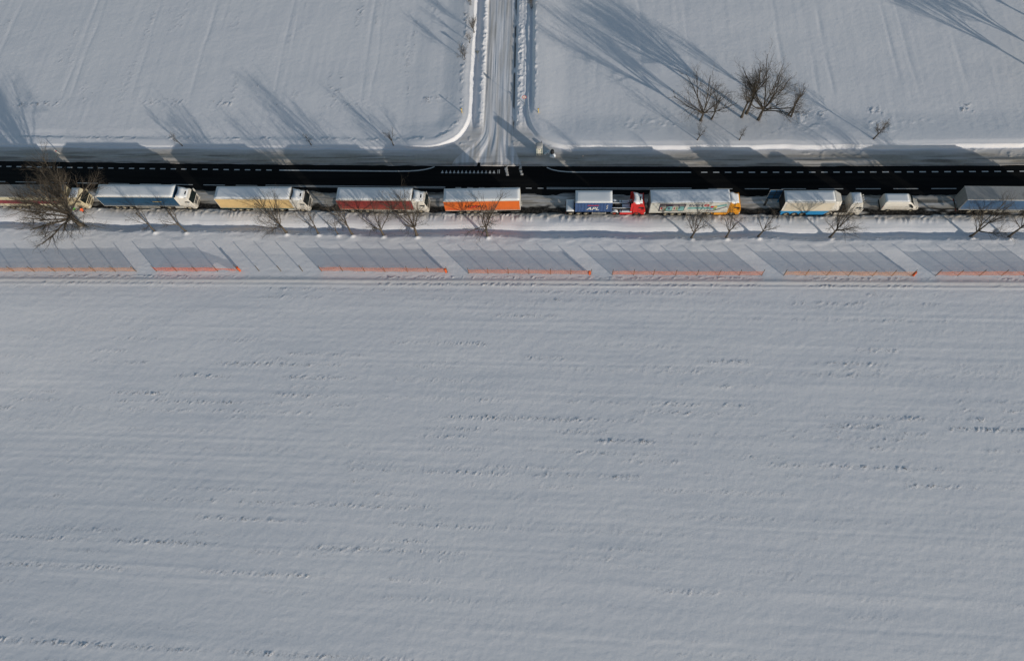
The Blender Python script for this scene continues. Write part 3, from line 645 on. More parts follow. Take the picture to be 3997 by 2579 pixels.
# 3: cream
t = lorry(-59.95, 63.42, 'cream yellow box trailer lorry with white cab and dark sun visor')
near = box_trailer(t, 13.2, 'cream_curtain', 'snow', front='white', doors='white', rail='white', seed=3)
MB().box(0.05, 13.1, -1.303, -1.284, 1.14, 1.24).build('stripe', 'teal', near)
cab(t, 15.85, 'white', visor=True, snow='smooth')
# 4: red
t = lorry(-38.65, 63.32, 'dark red curtain trailer lorry with grimy white cab')
near = box_trailer(t, 12.9, 'red_curtain', 'snow', front='grey_alu', doors='red_curtain', rail='white', seed=4)
MB().box(0.1, 12.7, -1.303, -1.288, 1.34, 1.42).build('stripe', 'orange_curtain', near)
cab(t, 15.35, 'white', snow='smooth', hatch=True)
# 5: orange semi-trailer standing without a tractor
t = thing('semi_trailer', 'bright orange semi-trailer lettered HOSKO standing without a cab', 'trailer', (-20.4, 63.16+1.27, 0), 0.026, 'vehicles queued on the snowy lane')
near = box_trailer(t, 12.75, 'orange_curtain', 'snow', front='white', doors='orange_curtain', rail='white', seed=6, axles=(2.6, 3.85, 5.05))
letters(near, 'HOSKO', 1.05, 'black_print', 5.3, 2.05, -1.30, 1.0)
sw = MB(); vs = []; fs = []
for i in range(13):
    a = i/12; x_ = 3.9+2.3*a-1.4*max(0, a-.75)*4*0.35; z_ = 1.85+0.9*a*a+0.35*math.sin(a*3)
    wd = 0.03+0.10*math.sin(math.pi*a)
    vs += [(x_, -1.318, z_-wd), (x_, -1.318, z_+wd)]
    if i: fs.append((2*i-2, 2*i, 2*i+1, 2*i-1))
MB().add(vs, fs).build('swoosh', 'red_print', near)
MB().add([(0.3, -1.305, 2.0), (2.2, -1.305, 1.42), (2.2, -1.305, 1.50), (0.3, -1.305, 2.12)], [(0, 1, 2, 3)]).build('swoosh', 'red_print', near)
MB().box(12.76, 13.0, -.5, .2, 1.3, 1.6).build('coupling_panel', 'alu', t)
# 6: container lorry
t = thing('container_lorry', 'red container lorry carrying a short blue container lettered APL', 'lorry', (0.0, 63.15+1.25, 0), 0.008, 'vehicles queued on the snowy lane')
running_gear(t, 11.6, (0.8, 2.1, 3.35), guard=(4.3, 6.7), legs=False)
dk = MB().plate([(0.0, -1.2), (1.35, -1.22), (1.35, 1.22), (0.2, 1.2), (0.0, 0.9)], 1.13, 1.24).build('rear_deck', 'chassis', t)
snow_sheet(dk, 'deck_snow', 0.02, 1.33, -1.18, 1.15, 1.24, thick=0.08, nx=6, ny=8, seed=8)
ct = MB(); Lc, x0 = 6.06, 1.5; n = 44
vs = []; fs = []
for i in range(n+1):
    x_ = x0+.16+(Lc-.32)*i/n; d = 0.035 if (i % 4) in (1, 2) else 0.0
    for y in (-1, 1): vs += [(x_, y*(1.20-d), 1.30), (x_, y*(1.20-d), 3.72)]
    if i:
        for k in (0, 2): fs.append((4*(i-1)+k, 4*i+k, 4*i+k+1, 4*(i-1)+k+1))
cont = ct.add(vs, fs).build('container', 'container', t); md = cont.modifiers.new('thickness', 'SOLIDIFY'); md.thickness = 0.02
f_ = MB()
for xx in (x0, x0+Lc-.16):
    for y in (-1.22, 1.06): f_.box(xx, xx+.16, y, y+.16, 1.18, 3.80)
for y in (-1.22, 1.12): f_.box(x0+.16, x0+Lc-.16, y, y+.10, 1.18, 1.30); f_.box(x0+.16, x0+Lc-.16, y, y+.10, 3.70, 3.80)
f_.box(x0+Lc-.10, x0+Lc-.04, -1.06, 1.06, 1.18, 3.80); f_.build('container_frame', 'container', cont)
for y0, y1 in ((-1.05, -.01), (.01, 1.05)): MB().box(x0+.03, x0+.09, y0, y1, 1.2, 3.76).build('container_door', 'container', cont)
rf = MB().box(x0+.16, x0+Lc-.16, -1.11, 1.11, 3.74, 3.80).build('container_roof', 'container', cont)
snow_sheet(rf, 'roof_snow', x0+.02, x0+Lc-.02, -1.2, 1.2, 3.80, seed=9, nx=14, ny=7, thick=0.08)
letters(cont, 'APL', 1.15, 'white_print', x0+2.9, 1.72, -1.212, 1.05, 0.25)
MB().add([(x0+2.0, -1.212, 2.95), (x0+3.8, -1.212, 2.95), (x0+3.95, -1.212, 3.12), (x0+2.1, -1.212, 3.12)], [(0, 1, 2, 3)]).build('red_bar', 'red_print', cont)
for k in range(4): MB().box(x0+5.15+.06*(k % 2), x0+5.3+.06*(k % 2), -1.214, -1.206, 2.0+.32*k, 2.18+.32*k).build('code_mark', 'white_print', cont)
for y in (-.55, .43): b_ = MB().box(7.56, 11.3 if y < 0 else 10.5, y, y+.14, 0.98, 1.24).build('neck_beam', 'chassis', t); snow_sheet(b_, 'beam_snow', 7.58, 11.1 if y < 0 else 10.4, y-.01, y+.15, 1.24, thick=.07, nx=10, ny=3, seed=10)
b_ = MB().box(11.15, 11.32, -1.2, 1.2, 1.0, 1.25).build('twistlock_beam', 'chassis', t); snow_sheet(b_, 'beam_snow', 11.16, 11.31, -1.18, 1.18, 1.25, thick=.06, nx=3, ny=9, seed=11)
b_ = MB().box(9.3, 10.7, -.40, .42, 0.95, 1.12).build('fifth_wheel', 'chassis', t); snow_sheet(b_, 'plate_snow', 9.35, 10.65, -.38, .40, 1.12, thick=.06, nx=6, ny=5, seed=12)
cb = cab(t, 13.45-.25, 'red', deflector=True, roofz=3.2, snow='smooth', skirt='red', snowy_deck=True, rims=RIM_RED, rear_gap=2.15)
for y in (-.93, .93):
    b_ = MB().box(8.9, 10.9, y-.28, y+.28, .9, .98).build('catwalk', 'chassis', t); snow_sheet(b_, 'catwalk_snow', 8.92, 10.88, y-.26, y+.26, .98, thick=.10, nx=8, ny=4, seed=int(13+y), rough=.02)
# 7: yellow tractor, printed white trailer
t = lorry(13.70, 63.12, 'yellow cab lorry with white printed trailer lettered EVEN and snow-caked roof', 0.018)
near = box_trailer(t, 12.7, 'white_curtain', 'rough', front='white', doors='grey_alu', rail='alu', seed=7, axles=(2.75, 3.95, 5.15))
py = -1.303
pn = MB().add([(1.45, py, 1.65), (5.55, py, 1.65), (5.75, py, 3.72), (1.5, py, 3.72)], [(0, 1, 2, 3)]).build('picture_band', 'plum_print', near)
for x0_, x1_, mt_ in ((1.65, 2.6, 'pale_print'), (2.65, 3.6, 'teal_print'), (3.65, 4.55, 'pale_print'), (4.6, 5.5, 'teal_print')):
    MB().add([(x0_, py-.004, 1.8), (x1_, py-.004, 1.8), (x1_+.03, py-.004, 3.0), (x0_+.03, py-.004, 3.0)], [(0, 1, 2, 3)]).build('picture', mt_, near)
for x0_, x1_, z0_, z1_, mt_ in ((1.75, 2.0, 2.2, 2.8, 'red_print'), (2.35, 2.58, 1.9, 2.5, 'green_print'), (2.9, 3.3, 2.1, 2.8, 'slate_print'), (3.85, 4.1, 2.2, 2.7, 'maroon'), (4.25, 4.45, 2.0, 2.9, 'green_print'), (4.7, 4.85, 2.3, 3.0, 'slate_print'), (1.7, 2.5, 3.25, 3.38, 'pale_print'), (3.7, 4.5, 3.25, 3.38, 'pale_print'), (4.7, 5.5, 3.25, 3.38, 'pale_print')):
    MB().add([(x0_, py-.008, z0_), (x1_, py-.008, z0_), (x1_, py-.008, z1_), (x0_, py-.008, z1_)], [(0, 1, 2, 3)]).build('picture_detail', mt_, near)
MB().add([(6.0, py, 2.25), (9.6, py, 2.2), (12.2, py, 3.1), (12.3, py, 3.6), (9.4, py, 2.75), (6.2, py, 2.75)], [(0, 1, 2, 3, 4, 5)]).build('teal_wash', 'teal_print', near)
letters(near, 'EVEN', .82, 'slate_print', 7.35, 2.98, py-.004, 1.15)
ring = MB(); vs = []; fs = []
for i in range(20):
    a = 2*math.pi*i/20
    for r_ in (1.0, .55): vs.append((9.05+.42*r_*math.cos(a), py-.006, 3.27+.32*r_*math.sin(a)))
for i in range(20): fs.append((2*i, 2*i+1, (2*i+3) % 40, (2*i+2) % 40))
ring.add(vs, fs).build('red_ring', 'red_print', near)
MB().add([(8.75, py-.007, 3.23), (9.35, py-.007, 3.23), (9.35, py-.007, 3.31), (8.75, py-.007, 3.31)], [(0, 1, 2, 3)]).build('red_ring', 'slate_print', near)
for (x0_, z0_, mt_) in ((9.75, 2.55, 'red_print'), (10.3, 2.58, 'gold_print'), (9.7, 2.0, 'sky_print'), (10.25, 2.02, 'green_print')):
    MB().add([(x0_, py-.006, z0_), (x0_+.48, py-.006, z0_+.04), (x0_+.5, py-.006, z0_+.5), (x0_+.02, py-.006, z0_+.46)], [(0, 1, 2, 3)]).build('colour_tile', mt_, near)
MB().add([(8.6, py-.003, 1.55), (10.2, py-.003, 1.75), (12.3, py-.003, 2.9), (12.3, py-.003, 2.7), (10.4, py-.003, 1.6)], [(0, 1, 2, 3, 4)]).build('grey_sweep', 'slate_print', near)
cab(t, 14.95, 'yellow', snow='smooth', skirt='yellow', roofz=3.3, hatch=False)
# 8: glass carrier with its rear door swung open
t = thing('glass_carrier_lorry', 'white glass carrier lorry with cream panels, blue skirts and rear doors swung open', 'lorry', (35.0, 63.40+1.22, 0), 0.012, 'vehicles queued on the snowy lane')
MB().box(.1, 8.6, -1.1, 1.1, 1.0, 1.2).build('floor', 'chassis', t)
sh = MB().add([(0, -1.2, 1.45), (8.9, -1.2, 1.45), (9.3, -.95, 1.45), (9.3, .95, 1.45), (8.9, 1.2, 1.45), (0, 1.2, 1.45),
               (0, -1.2, 3.98), (8.0, -1.2, 3.98), (9.05, -.80, 3.55), (9.05, .80, 3.55), (8.0, 1.2, 3.98), (0, 1.2, 3.98), (8.45, -1.2, 3.1), (8.45, 1.2, 3.1)],
              [(0, 1, 12, 7, 6), (1, 2, 8, 12), (12, 8, 7), (2, 3, 9, 8), (3, 4, 13, 9), (13, 10, 9), (4, 5, 11, 10, 13), (6, 7, 10, 11), (7, 8, 9, 10), (0, 5, 4, 3, 2, 1)]).build('body_shell', 'white', t); bv = sh.modifiers.new('rounding', 'BEVEL'); bv.width = 0.16; bv.segments = 3; bv.angle_limit = R(25)
MB().box(0.0, 0.02, -1.17, 1.17, 1.2, 3.9).build('rear_opening_shade', 'dark', t)  # dark sheet painted as the shade inside the open body
for y in (-1, 1): MB().box(.35, 7.8, y*1.215-.012, y*1.215+.012, 1.55, 3.75).build('side_panel', 'panel_cream', t)
rfs = snow_sheet(sh, 'roof_snow', .08, 7.85, -1.02, 1.02, 3.98, thick=.05, amp=.05, seed=21, nx=24)
for y in (-1, 1):
    sk = MB()
    def arch(xc_): return [(xc_+.62*math.cos(math.pi-k*math.pi/8), .5+.62*math.sin(math.pi-k*math.pi/8)) for k in range(9)]
    poly = [(-.1, .5)]+arch(1.05)+arch(2.35)+arch(3.65)+[(4.3, .45), (7.0, .45), (7.3, .9), (7.6, 1.4), (7.6, 1.5), (-.1, 1.5)]
    sk.prism(poly, y*1.2-.02, y*1.2+.02); sk.build('blue_skirt', 'blue_skirt', t)
    for a_ in (1.05, 2.35, 3.65): wheel(t, a_, y*1.05)
c_ = MB()
for a_ in (1.05, 2.35, 3.65): c_.cyl((a_, 0, .53), 'y', .07, 2.0, 8)
c_.box(6.8, 9.6, -.45, .45, .85, 1.05); c_.build('chassis', 'chassis', t)
dr = MB().box(-2.05, -.1, 1.18, 1.24, 1.55, 3.98).build('rear_door', 'dark_blue', t); dr['label'] = 'dark blue rear door swung wide open'
b_ = MB(); b_.box(-2.05, -.1, 1.13, 1.178, 1.55, 1.65).box(-2.05, -.1, 1.13, 1.178, 2.7, 2.8).box(-2.05, -.1, 1.13, 1.178, 3.2, 3.28).box(-1.1, -1.0, 1.13, 1.178, 1.65, 3.98).build('cross_bar', 'dark', dr)
MB().box(-2.07, -.1, 1.17, 1.25, 3.981, 4.02).box(-2.09, -2.052, 1.17, 1.25, 1.55, 4.02).build('door_edge', 'alu', dr)
MB().box(-2.2, -1.9, .75, .95, 0.05, 1.7).build('door_strut', 'dark', t)
MB().add([(-.05, -1.2, 1.3), (-.05, -1.2, .35), (-.45, -1.75, .25), (-.45, -1.75, 1.1), (.12, -1.22, 1.3), (.12, -1.22, .35), (-.25, -1.8, .25), (-.25, -1.8, 1.1)], [(0, 1, 2, 3), (7, 6, 5, 4)]+[(i, i+4, (i+1) % 4+4, (i+1) % 4) for i in range(4)]).build('tail_plate', 'dark', t)
cab(t, 12.9, 'white', deflector=False, roofz=3.45, snow='rough', lamps=True, skirt='white', hatch=False)
# 9: van
t = thing('panel_van', 'plain white panel van with a high roof', 'van', (51.3, 65.42, 0), 0.005, 'vehicles queued on the snowy lane')
sec = [(0.0, .45, 2.42, .98, .86), (0.12, .40, 2.52, 1.0, .88), (2.0, .40, 2.56, 1.0, .88), (3.6, .40, 2.54, 1.0, .88), (4.0, .40, 2.42, 1.0, .86), (4.45, .40, 2.02, 1.0, .84), (4.85, .40, 1.56, .99, .84), (5.1, .40, 1.36, .98, .82), (5.6, .40, 1.18, .95, .76), (5.82, .45, .92, .86, .66)]
vs = []; fs = []
for x_, zb, zt, wb, wt in sec:
    zm = zb+(zt-zb)*.55
    half = [(-wb*.96, zb), (-wb, zb+.25), (-wb, zm), (-wt-.03, zt-.22), (-wt+.06, zt-.06), (-wt*.6, zt), (0, zt+.02)]
    vs += [(x_, y, z) for y, z in half]+[(x_, -y, z) for y, z in half[-2::-1]]
n = 13
for j in range(len(sec)-1):
    for i in range(n-1): fs.append((j*n+i, j*n+i+1, (j+1)*n+i+1, (j+1)*n+i))
    fs.append((j*n+n-1, j*n, (j+1)*n, (j+1)*n+n-1))
fs += [tuple(range(n)), tuple((len(sec)-1)*n+i for i in range(n))]
bd = MB().add(vs, fs).build('body', 'white', t)
MB().add([(4.04, -.78, 2.42), (4.04, .78, 2.42), (4.45, .82, 2.06), (4.45, -.82, 2.06), (4.86, .84, 1.58), (4.86, -.84, 1.58), (4.0, -.78, 2.36), (4.0, .78, 2.36), (4.8, .84, 1.5), (4.8, -.84, 1.5)], [(0, 1, 2, 3), (3, 2, 4, 5), (0, 6, 7, 1), (5, 4, 8, 9)]).build('windscreen', 'glass', bd)
for s in (-1, 1):
    MB().add([(3.45, s*1.006, 1.45), (4.7, s*1.004, 1.40), (4.55, s*.985, 1.62), (4.12, s*.93, 2.05), (3.5, s*.93, 2.05), (3.45, s*.97, 1.45), (4.7, s*.96, 1.40), (4.55, s*.94, 1.6), (4.12, s*.89, 2.03), (3.5, s*.89, 2.03)], [(0, 1, 2, 3, 4), (9, 8, 7, 6, 5)]+[(i, i+5, (i+1) % 5+5, (i+1) % 5) for i in range(5)]).build('side_window', 'glass', bd)
    MB().box(4.4, 4.55, s*1.14-.09, s*1.14+.09, 1.35, 1.65).build('mirror', 'dark', bd)
    MB().add([(5.45, s*.90, .85), (5.80, s*.72, .80), (5.80, s*.70, .98), (5.5, s*.86, 1.14), (5.4, s*.97, 1.08)], [(0, 1, 2, 3, 4)]).build('headlight', 'lamp', bd)
    MB().box(-.02, .06, s*.93-.05, s*.93+.05, .95, 1.6).build('tail_light', 'tail', bd)
    for a_ in (1.15, 4.75): wheel(t, a_, s*.90, .36)
    MB().box(.5, 4.0, s*1.004-.012, s*1.004+.012, .62, .74).build('rub_strip', 'dark', bd)
    MB().box(1.2, 3.1, s*.995-.010, s*.995+.012, 1.36, 1.39).build('door_rail', 'dark', bd)
for y0, y1 in ((-.86, -.01), (.01, .86)): MB().box(-.03, .02, y0, y1, .6, 2.30).build('rear_door', 'white', bd)
MB().box(-.12, .1, -.95, .95, .38, .58).build('rear_bumper', 'dark', bd); MB().box(5.7, 5.9, -.82, .82, .38, .62).build('front_bumper', 'dark', bd)
snow_sheet(bd, 'roof_snow', .1, 3.7, -.78, .78, 2.555, thick=.035, amp=.015, seed=31, nx=12)
# 10: navy trailer leaving the frame
t = lorry(63.05, 64.16, 'navy blue trailer lorry with bare grey roof and grey rear doors', -0.004)
near = box_trailer(t, 13.6, 'navy_curtain', 'grey', front='grey_alu', doors='grey_alu', rail='white')
cab(t, 16.4, 'white', snow='smooth')

# ------------------------------------------------------------------ bare trees
def grow(rng, p, d, length, rad, segs, wander, up):
    pts = [p.copy()]; rads = [rad]; d = d.normalized()
    for i in range(segs):
        d = (d+Vector((rng.gauss(0, wander), rng.gauss(0, wander), rng.gauss(0, wander)+up))).normalized()
        p = p+d*(length/segs); pts.append(p.copy()); rads.append(rad*(1-0.62*(i+1)/segs))
    return pts, rads
def pick(pts, rads, t_):
    f = t_*(len(pts)-1); i = min(int(f), len(pts)-2); k = f-i
    return pts[i].lerp(pts[i+1], k), (pts[i+1]-pts[i]).normalized(), rads[i]*(1-k)+rads[i+1]*k
def side_dir(rng, d, ang):
    a = d.cross(Vector((rng.gauss(0, 1), rng.gauss(0, 1), rng.gauss(0, 1)))).normalized()
    return (d*math.cos(ang)+a*math.sin(ang)).normalized()
def make_tree(x, y, h, label, seed, spread=0.45, fork=0.22, limbs=5, dens=1.0, lean=(0, 0), stems=1, name='bare_tree', cat='tree', group=None, trunk_r=None, open_=0.75, droop=0.0):
    rng = random.Random(seed); z0 = ground_z(x, y)-0.05
    t = thing(name, label, cat, (x, y, z0), 0, group)
    tr = trunk_r or 0.019*h+0.04; twigs = MB(); tw_r = 0.007 if h < 5 else 0.008
    for s_ in range(stems):
        d0 = Vector((lean[0]+(rng.gauss(0, .28) if stems > 1 else 0), lean[1]+(rng.gauss(0, .2) if stems > 1 else 0), 1))
        hh = h*(1 if s_ == 0 else rng.uniform(.6, .95)); p0 = Vector((rng.gauss(0, .15) if stems > 1 else 0, rng.gauss(0, .12) if stems > 1 else 0, 0))
        tp, trd = grow(rng, p0, d0, hh*(fork+.12), tr/(stems**.5), 5, .05, .03)
        trd = [r*(1.25 if i == 0 else 1)*max(.55, 1-.09*i)/max(.001, (1-0.62*i/5)) for i, r in enumerate(trd)]
        MB().tube(tp, trd, 8).build('trunk', 'bark', t, True)
        nl = max(2, limbs if stems == 1 else limbs//2)
        for k in range(nl):
            az = 2*math.pi*(k+rng.uniform(-.3, .3))/nl; lead = (k == 0)
            a = rng.uniform(.05, .15) if lead else rng.uniform(.35, 1.0)*open_
            pos, dd, rr = pick(tp, trd, 1.0 if lead else rng.uniform(.66, 1.0))
            ld = Vector((math.cos(az)*math.sin(a)+lean[0]*.7, math.sin(az)*math.sin(a)+lean[1]*.7, math.cos(a)))
            ll = hh*(.95-fork-.12)*(1.0 if lead else rng.uniform(.62, .95))*(1+.35*spread*(not lead))
            lp, lr = grow(rng, pos-dd*.05, ld, ll, rr*(.8 if lead else rng.uniform(.5, .7)), 7, .08, .03)
            MB().tube(lp, lr, 6).build('limb', 'bark', t, True)
            nb = int((8+h*.7)*dens)
            for j in range(nb):
                u = rng.uniform(.24, .98); p1, d1, r1 = pick(lp, lr, u)
                bl = ll*(.52*(1-.62*u)+.10)*rng.uniform(.6, 1.15)
                bp, br = grow(rng, p1, side_dir(rng, d1, rng.uniform(.4, .85)), bl, max(tw_r*1.8, r1*.42), 4, .13, .07-droop*.1)
                twigs.tube(bp, br, 4)
                for q_ in range(int((4+bl*2.0)*dens)):
                    u2 = rng.uniform(.15, 1.0); p2, d2, r2 = pick(bp, br, u2)
                    tl = bl*(.50-.22*u2)*rng.uniform(.6, 1.2)+.12
                    cp, cr_ = grow(rng, p2, side_dir(rng, d2, rng.uniform(.35, .85)), tl, max(tw_r, r2*.6), 2, .14, .06-droop*.1)
                    twigs.tube(cp, cr_, 3)
                    for w_ in range(int(2*dens+rng.random())):
                        p3, d3, r3 = pick(cp, cr_, rng.uniform(.3, 1.0))
                        e = p3+side_dir(rng, d3, rng.uniform(.3, .8))*tl*rng.uniform(.35, .65)
                        twigs.tube([p3, e], [tw_r*.8, tw_r*.45], 3)
    twigs.build('crown', 'bark', t, True)
    return t
def tree_at(px, py, *a, **k): x, y = at(px, py, 0.0); return make_tree(x, y, *a, **k)
GS_ = 'bare trees on the lip of the ditch'
tree_at(318, 882, 12.5, 'huge spreading bare tree towering over the pale striped lorry', 117, spread=1.0, fork=.17, limbs=19, dens=.9, lean=(-.02, .0), group=GS_, trunk_r=.46, open_=1.2)
row = [(607, 905, 6.5, 'small bare tree on the ditch lip opposite the middle of the blue trailer', .15, 5), (728, 906, 7.0, 'bare tree with bare lower trunk opposite the white cab of the blue lorry', .22, 5),
       (1120, 911, 9.5, 'dense bare tree opposite the front of the cream trailer', .14, 8), (1244, 914, 7.2, 'slender bare tree between the cream lorry and the red trailer', .15, 4),
       (1320, 916, 5.0, 'thin young sapling beside the red trailer rear, slightest tree of the ditch', .15, 3), (1377, 918, 8.5, 'bare tree with leaning trunk opposite the rear of the red trailer', .16, 6),
       (1497, 919, 8.6, 'bare tree with twin limbs opposite the middle of the red trailer', .12, 6), (1628, 922, 11.0, 'tall broad bare tree opposite the cab of the red lorry', .12, 8),
       (1903, 924, 10.0, 'lone wide bare tree opposite the orange trailer', .14, 8), (2698, 929, 8.0, 'bare tree opposite the printed white trailer', .18, 7),
       (2833, 929, 7.2, 'bare tree with narrow crown opposite the yellow cab', .17, 5), (2957, 927, 7.0, 'bare tree standing behind the open doors of the glass carrier', .22, 5),
       (3238, 928, 8.5, 'dense bare tree with split trunk opposite the glass carrier cab', .14, 9), (3789, 923, 9.0, 'wide bare tree opposite the rear of the navy trailer', .13, 8), (3936, 926, 8.0, 'bare tree opposite the middle of the navy trailer', .2, 6)]
LEAN = {1377: (-.12, .03), 728: (-.1, .05), 607: (-.08, .03), 1120: (-.06, .03), 3238: (.1, .04), 2698: (.05, 0), 3789: (.14, .05), 3936: (.1, .03), 1903: (.05, 0)}
for i, (px, py, h, lb, fk, nl) in enumerate(row):
    tree_at(px, py, h, lb, 200+i*7, fork=fk+.04, limbs=nl, dens=.85 if h > 7.5 else .75, group=GS_, lean=LEAN.get(px, (0, 0)), spread=.5 if nl > 5 else .35, open_=.72)
GN = 'young trees on the northern verge'
for i, (px, py, h, lb, ln) in enumerate([(714, 572, 3.0, 'knobbly leaning young tree on the northern snow bank, its trunk slanting most', (-.35, .1)), (1217, 571, 2.8, 'thin crooked sapling on the northern snow bank with tiny crown', (-.1, .15)),
                           (1537, 571, 3.4, 'bushy young tree on the northern snow bank close to the side road', (-.05, 0)), (2719, 558, 3.7, 'small upright tree on the bank in front of the field trees', (.02, 0)),
                           (2882, 558, 3.1, 'small crooked tree with side-swept crown near the field trees', (.05, 0)), (3402, 554, 4.6, 'small round-headed tree alone on the eastern field edge', (.12, .05))]):
    tree_at(px, py, h, lb, 400+i*3, fork=.26, limbs=5 if h > 3 else 4, dens=.75 if h < 4 else 1.2, group=GN, lean=ln, spread=.5, open_=.75 if h < 4 else 1.0)
GB = 'clump of tall trees in the eastern field'
for i, (px, py, h, lb, fk, nl, ln, ds) in enumerate([(2732, 479, 10.4, 'tall broad tree with low side limbs, first of the field clump', .13, 10, (.0, 0), .85), (2775, 473, 7.2, 'forked tree leaning out beside the first clump tree', .16, 6, (.07, 0), .85),
                           (2892, 465, 9.6, 'slender tall tree with clean curved trunk in the field clump', .34, 5, (.03, 0), .95), (2911, 450, 10.8, 'tallest slender tree with clean trunk behind its twin', .34, 6, (.06, 0), .95),
                           (2957, 475, 12.0, 'thick-trunked spreading tree, heaviest of the field clump', .18, 14, (.05, 0), .85), (3074, 457, 7.4, 'narrow straight tree at the end of the field clump', .26, 4, (-.02, 0), .8),
                           (3084, 462, 7.0, 'thin curved tree twinned with the narrow one', .32, 3, (.0, 0), .7)]):
    tree_at(px, py, h, lb, 500+i*5, fork=fk, limbs=nl, dens=ds, group=GB, lean=ln, spread=.55 if nl > 8 else .35, open_=1.1 if nl > 8 else (.6 if h > 9 else .5))
# trees just east of the view whose shadows lie across the far field
for i, (x, y, h) in enumerate([(86.5, 89.6, 12.0), (89.5, 93.0, 11.0), (92.5, 98.5, 12.5), (95.5, 101.0, 12.0)]):
    make_tree(x, y, h, 'tall bare tree east of the view throwing its shadow over the far field', 600+i, fork=.2, limbs=8, dens=1.0, spread=.6, group='trees east of the field')
GL = 'bushes along the side road'
for i, (px, py, h, st, lb) in enumerate([(1852, 136, 4.4, 5, 'tufted bush on the western ditch bank, densest of the bank bushes'), (1832, 180, 3.2, 2, 'thin spindly bush between two thicker ones on the western bank'), (1815, 246, 3.8, 4, 'open twiggy bush next to the back-turned give way sign'),
                            (1838, 32, 3.0, 4, 'small bush on the western bank far up the side road'), (2075, 36, 4.6, 5, 'tufted bush on the eastern ditch lip up the side road')]):
    tree_at(px, py, h, lb, 700+i, stems=st, fork=.12, limbs=6, dens=.7, name='bare_bush', cat='bush', group=GL, open_=.6, trunk_r=.07)

# ------------------------------------------------------------------ snow fences
GF = 'orange snow fences across the field'
def post_mesh(h, seed):
    rng = random.Random(seed); lx = rng.uniform(-.03, .03); ly = rng.uniform(-.02, .02)
    return MB().tube([Vector((0, 0, -.2)), Vector((lx*.5, ly*.5, h*.5)), Vector((lx, ly, h))], [.066, .060, .054], 6).mesh('post', 'wood_post')
PM = [post_mesh(1.9+.06*(k % 3-1), k) for k in range(5)]
def fence(pxs, pys, label, mat, roll=None, seed=0, start=0.0, end=0.0, tear=False, slope=0.0):
    pts = [at(px, py) for px, py in zip(pxs, pys)]; rng = random.Random(seed)
    cx_, cy_ = pts[len(pts)//2]; t = thing('snow_fence', label, 'fence', (cx_, cy_, 0), 0, GF)
    for k, (x, y) in enumerate(pts): link('post', PM[(k+seed) % 5], t, (x-cx_, y-cy_, ground_z(x, y)))
    line = [pts[0]]+pts[1:]; vs = []; fs = []; n = 7; col = 0; hi = 5
    tot = []
    for k in range(len(line)-1):
        (xa, ya), (xb, yb) = line[k], line[k+1]
        for j in range(n+(k == len(line)-2)):
            u = j/n; tot.append((xa+(xb-xa)*u, ya+(yb-ya)*u, u, k))
    for i, (x, y, u, k) in enumerate(tot):
        sag = .10*math.sin(math.pi*u)*(0.6+.8*((seed*7+k*3) % 5)/5); g = ground_z(x, y)
        top, bot = 1.54-sag, .20+.05*math.sin(i*.7+seed)-.05*math.sin(math.pi*u)
        if tear and k >= len(line)-2: top = 1.35-.75*u; bot = .3+.25*math.sin(u*6)
        for q_ in range(hi): f_ = q_/(hi-1); vs.append((x-cx_, y-cy_-.055+.05*math.sin(i*.9+q_)*math.sin(math.pi*u), g+bot+(top-bot)*f_))
        if i:
            for q_ in range(hi-1): fs.append(((i-1)*hi+q_, i*hi+q_, i*hi+q_+1, (i-1)*hi+q_+1))
    MB().add(vs, fs).build('net', mat, t)
    if roll:
        x, y = at(*roll); g = ground_z(x, y); r_ = MB(); pr = []
        for i in range(7): pr.append(.17+.05*math.sin(i*2.1+seed))
        r_.tube([Vector((x-cx_+.03*math.sin(i), y-cy_-.12, g+.28+i*.19)) for i in range(7)], pr, 10).build('rolled_net', 'net_roll', t)
A = lambda y, n: [y]*n
fence([-25, 54.5, 135, 216, 293, 373, 452, 533], [1060]*8, 'long faded orange net fence ending opposite the blue lorry rear', 'net_faded', seed=1)
fence([612, 691, 769, 850, 930], [1059, 1059, 1060, 1059, 1056], 'bright orange net fence with torn sagging end', 'net_strong', roll=(940, 1057), seed=2, tear=True)
fence([1256, 1338.5, 1424, 1503.5, 1591.5, 1672, 1747], [1059, 1058, 1060, 1061, 1061, 1062, 1063], 'orange net fence opposite the red lorry, rolled up at one end', 'net', roll=(1742, 1063), seed=3)
fence([1830, 1905.6, 1985, 2065, 2149, 2228, 2306], [1067, 1068, 1068, 1069, 1070, 1071, 1072], 'orange net fence opposite the orange trailer and container, rolled end', 'net', roll=(2300, 1072), seed=4)
fence([2390, 2473, 2550, 2636, 2720, 2805, 2885, 2972], [1073, 1073, 1074, 1075, 1075, 1075, 1075, 1075], 'pinkish orange net fence opposite the red cab and printed trailer', 'net', seed=5)
fence([3059, 3143, 3227, 3311, 3404.5, 3480, 3556], [1075, 1075, 1075, 1076, 1077, 1077, 1077], 'yellowish orange net fence opposite the glass carrier, rolled end', 'net_faded', roll=(3560, 1076), seed=6)
fence([3651.6, 3738, 3822.7, 3909, 3995, 4080], [1076]*6, 'orange net fence opposite the navy trailer', 'net', seed=7)
for i, (px, lb) in enumerate(((1012, 'bare netless fence post next to the torn end of the bright orange fence'), (1097, 'bare netless fence post standing between two other netless posts'), (1181, 'bare netless fence post next to the fence opposite the red lorry'))):
    x, y = at(px, 1058); o = link('fence_post', PM[i], None, (x, y, ground_z(x, y))); tag(o, lb, 'post', 'loose fence posts')

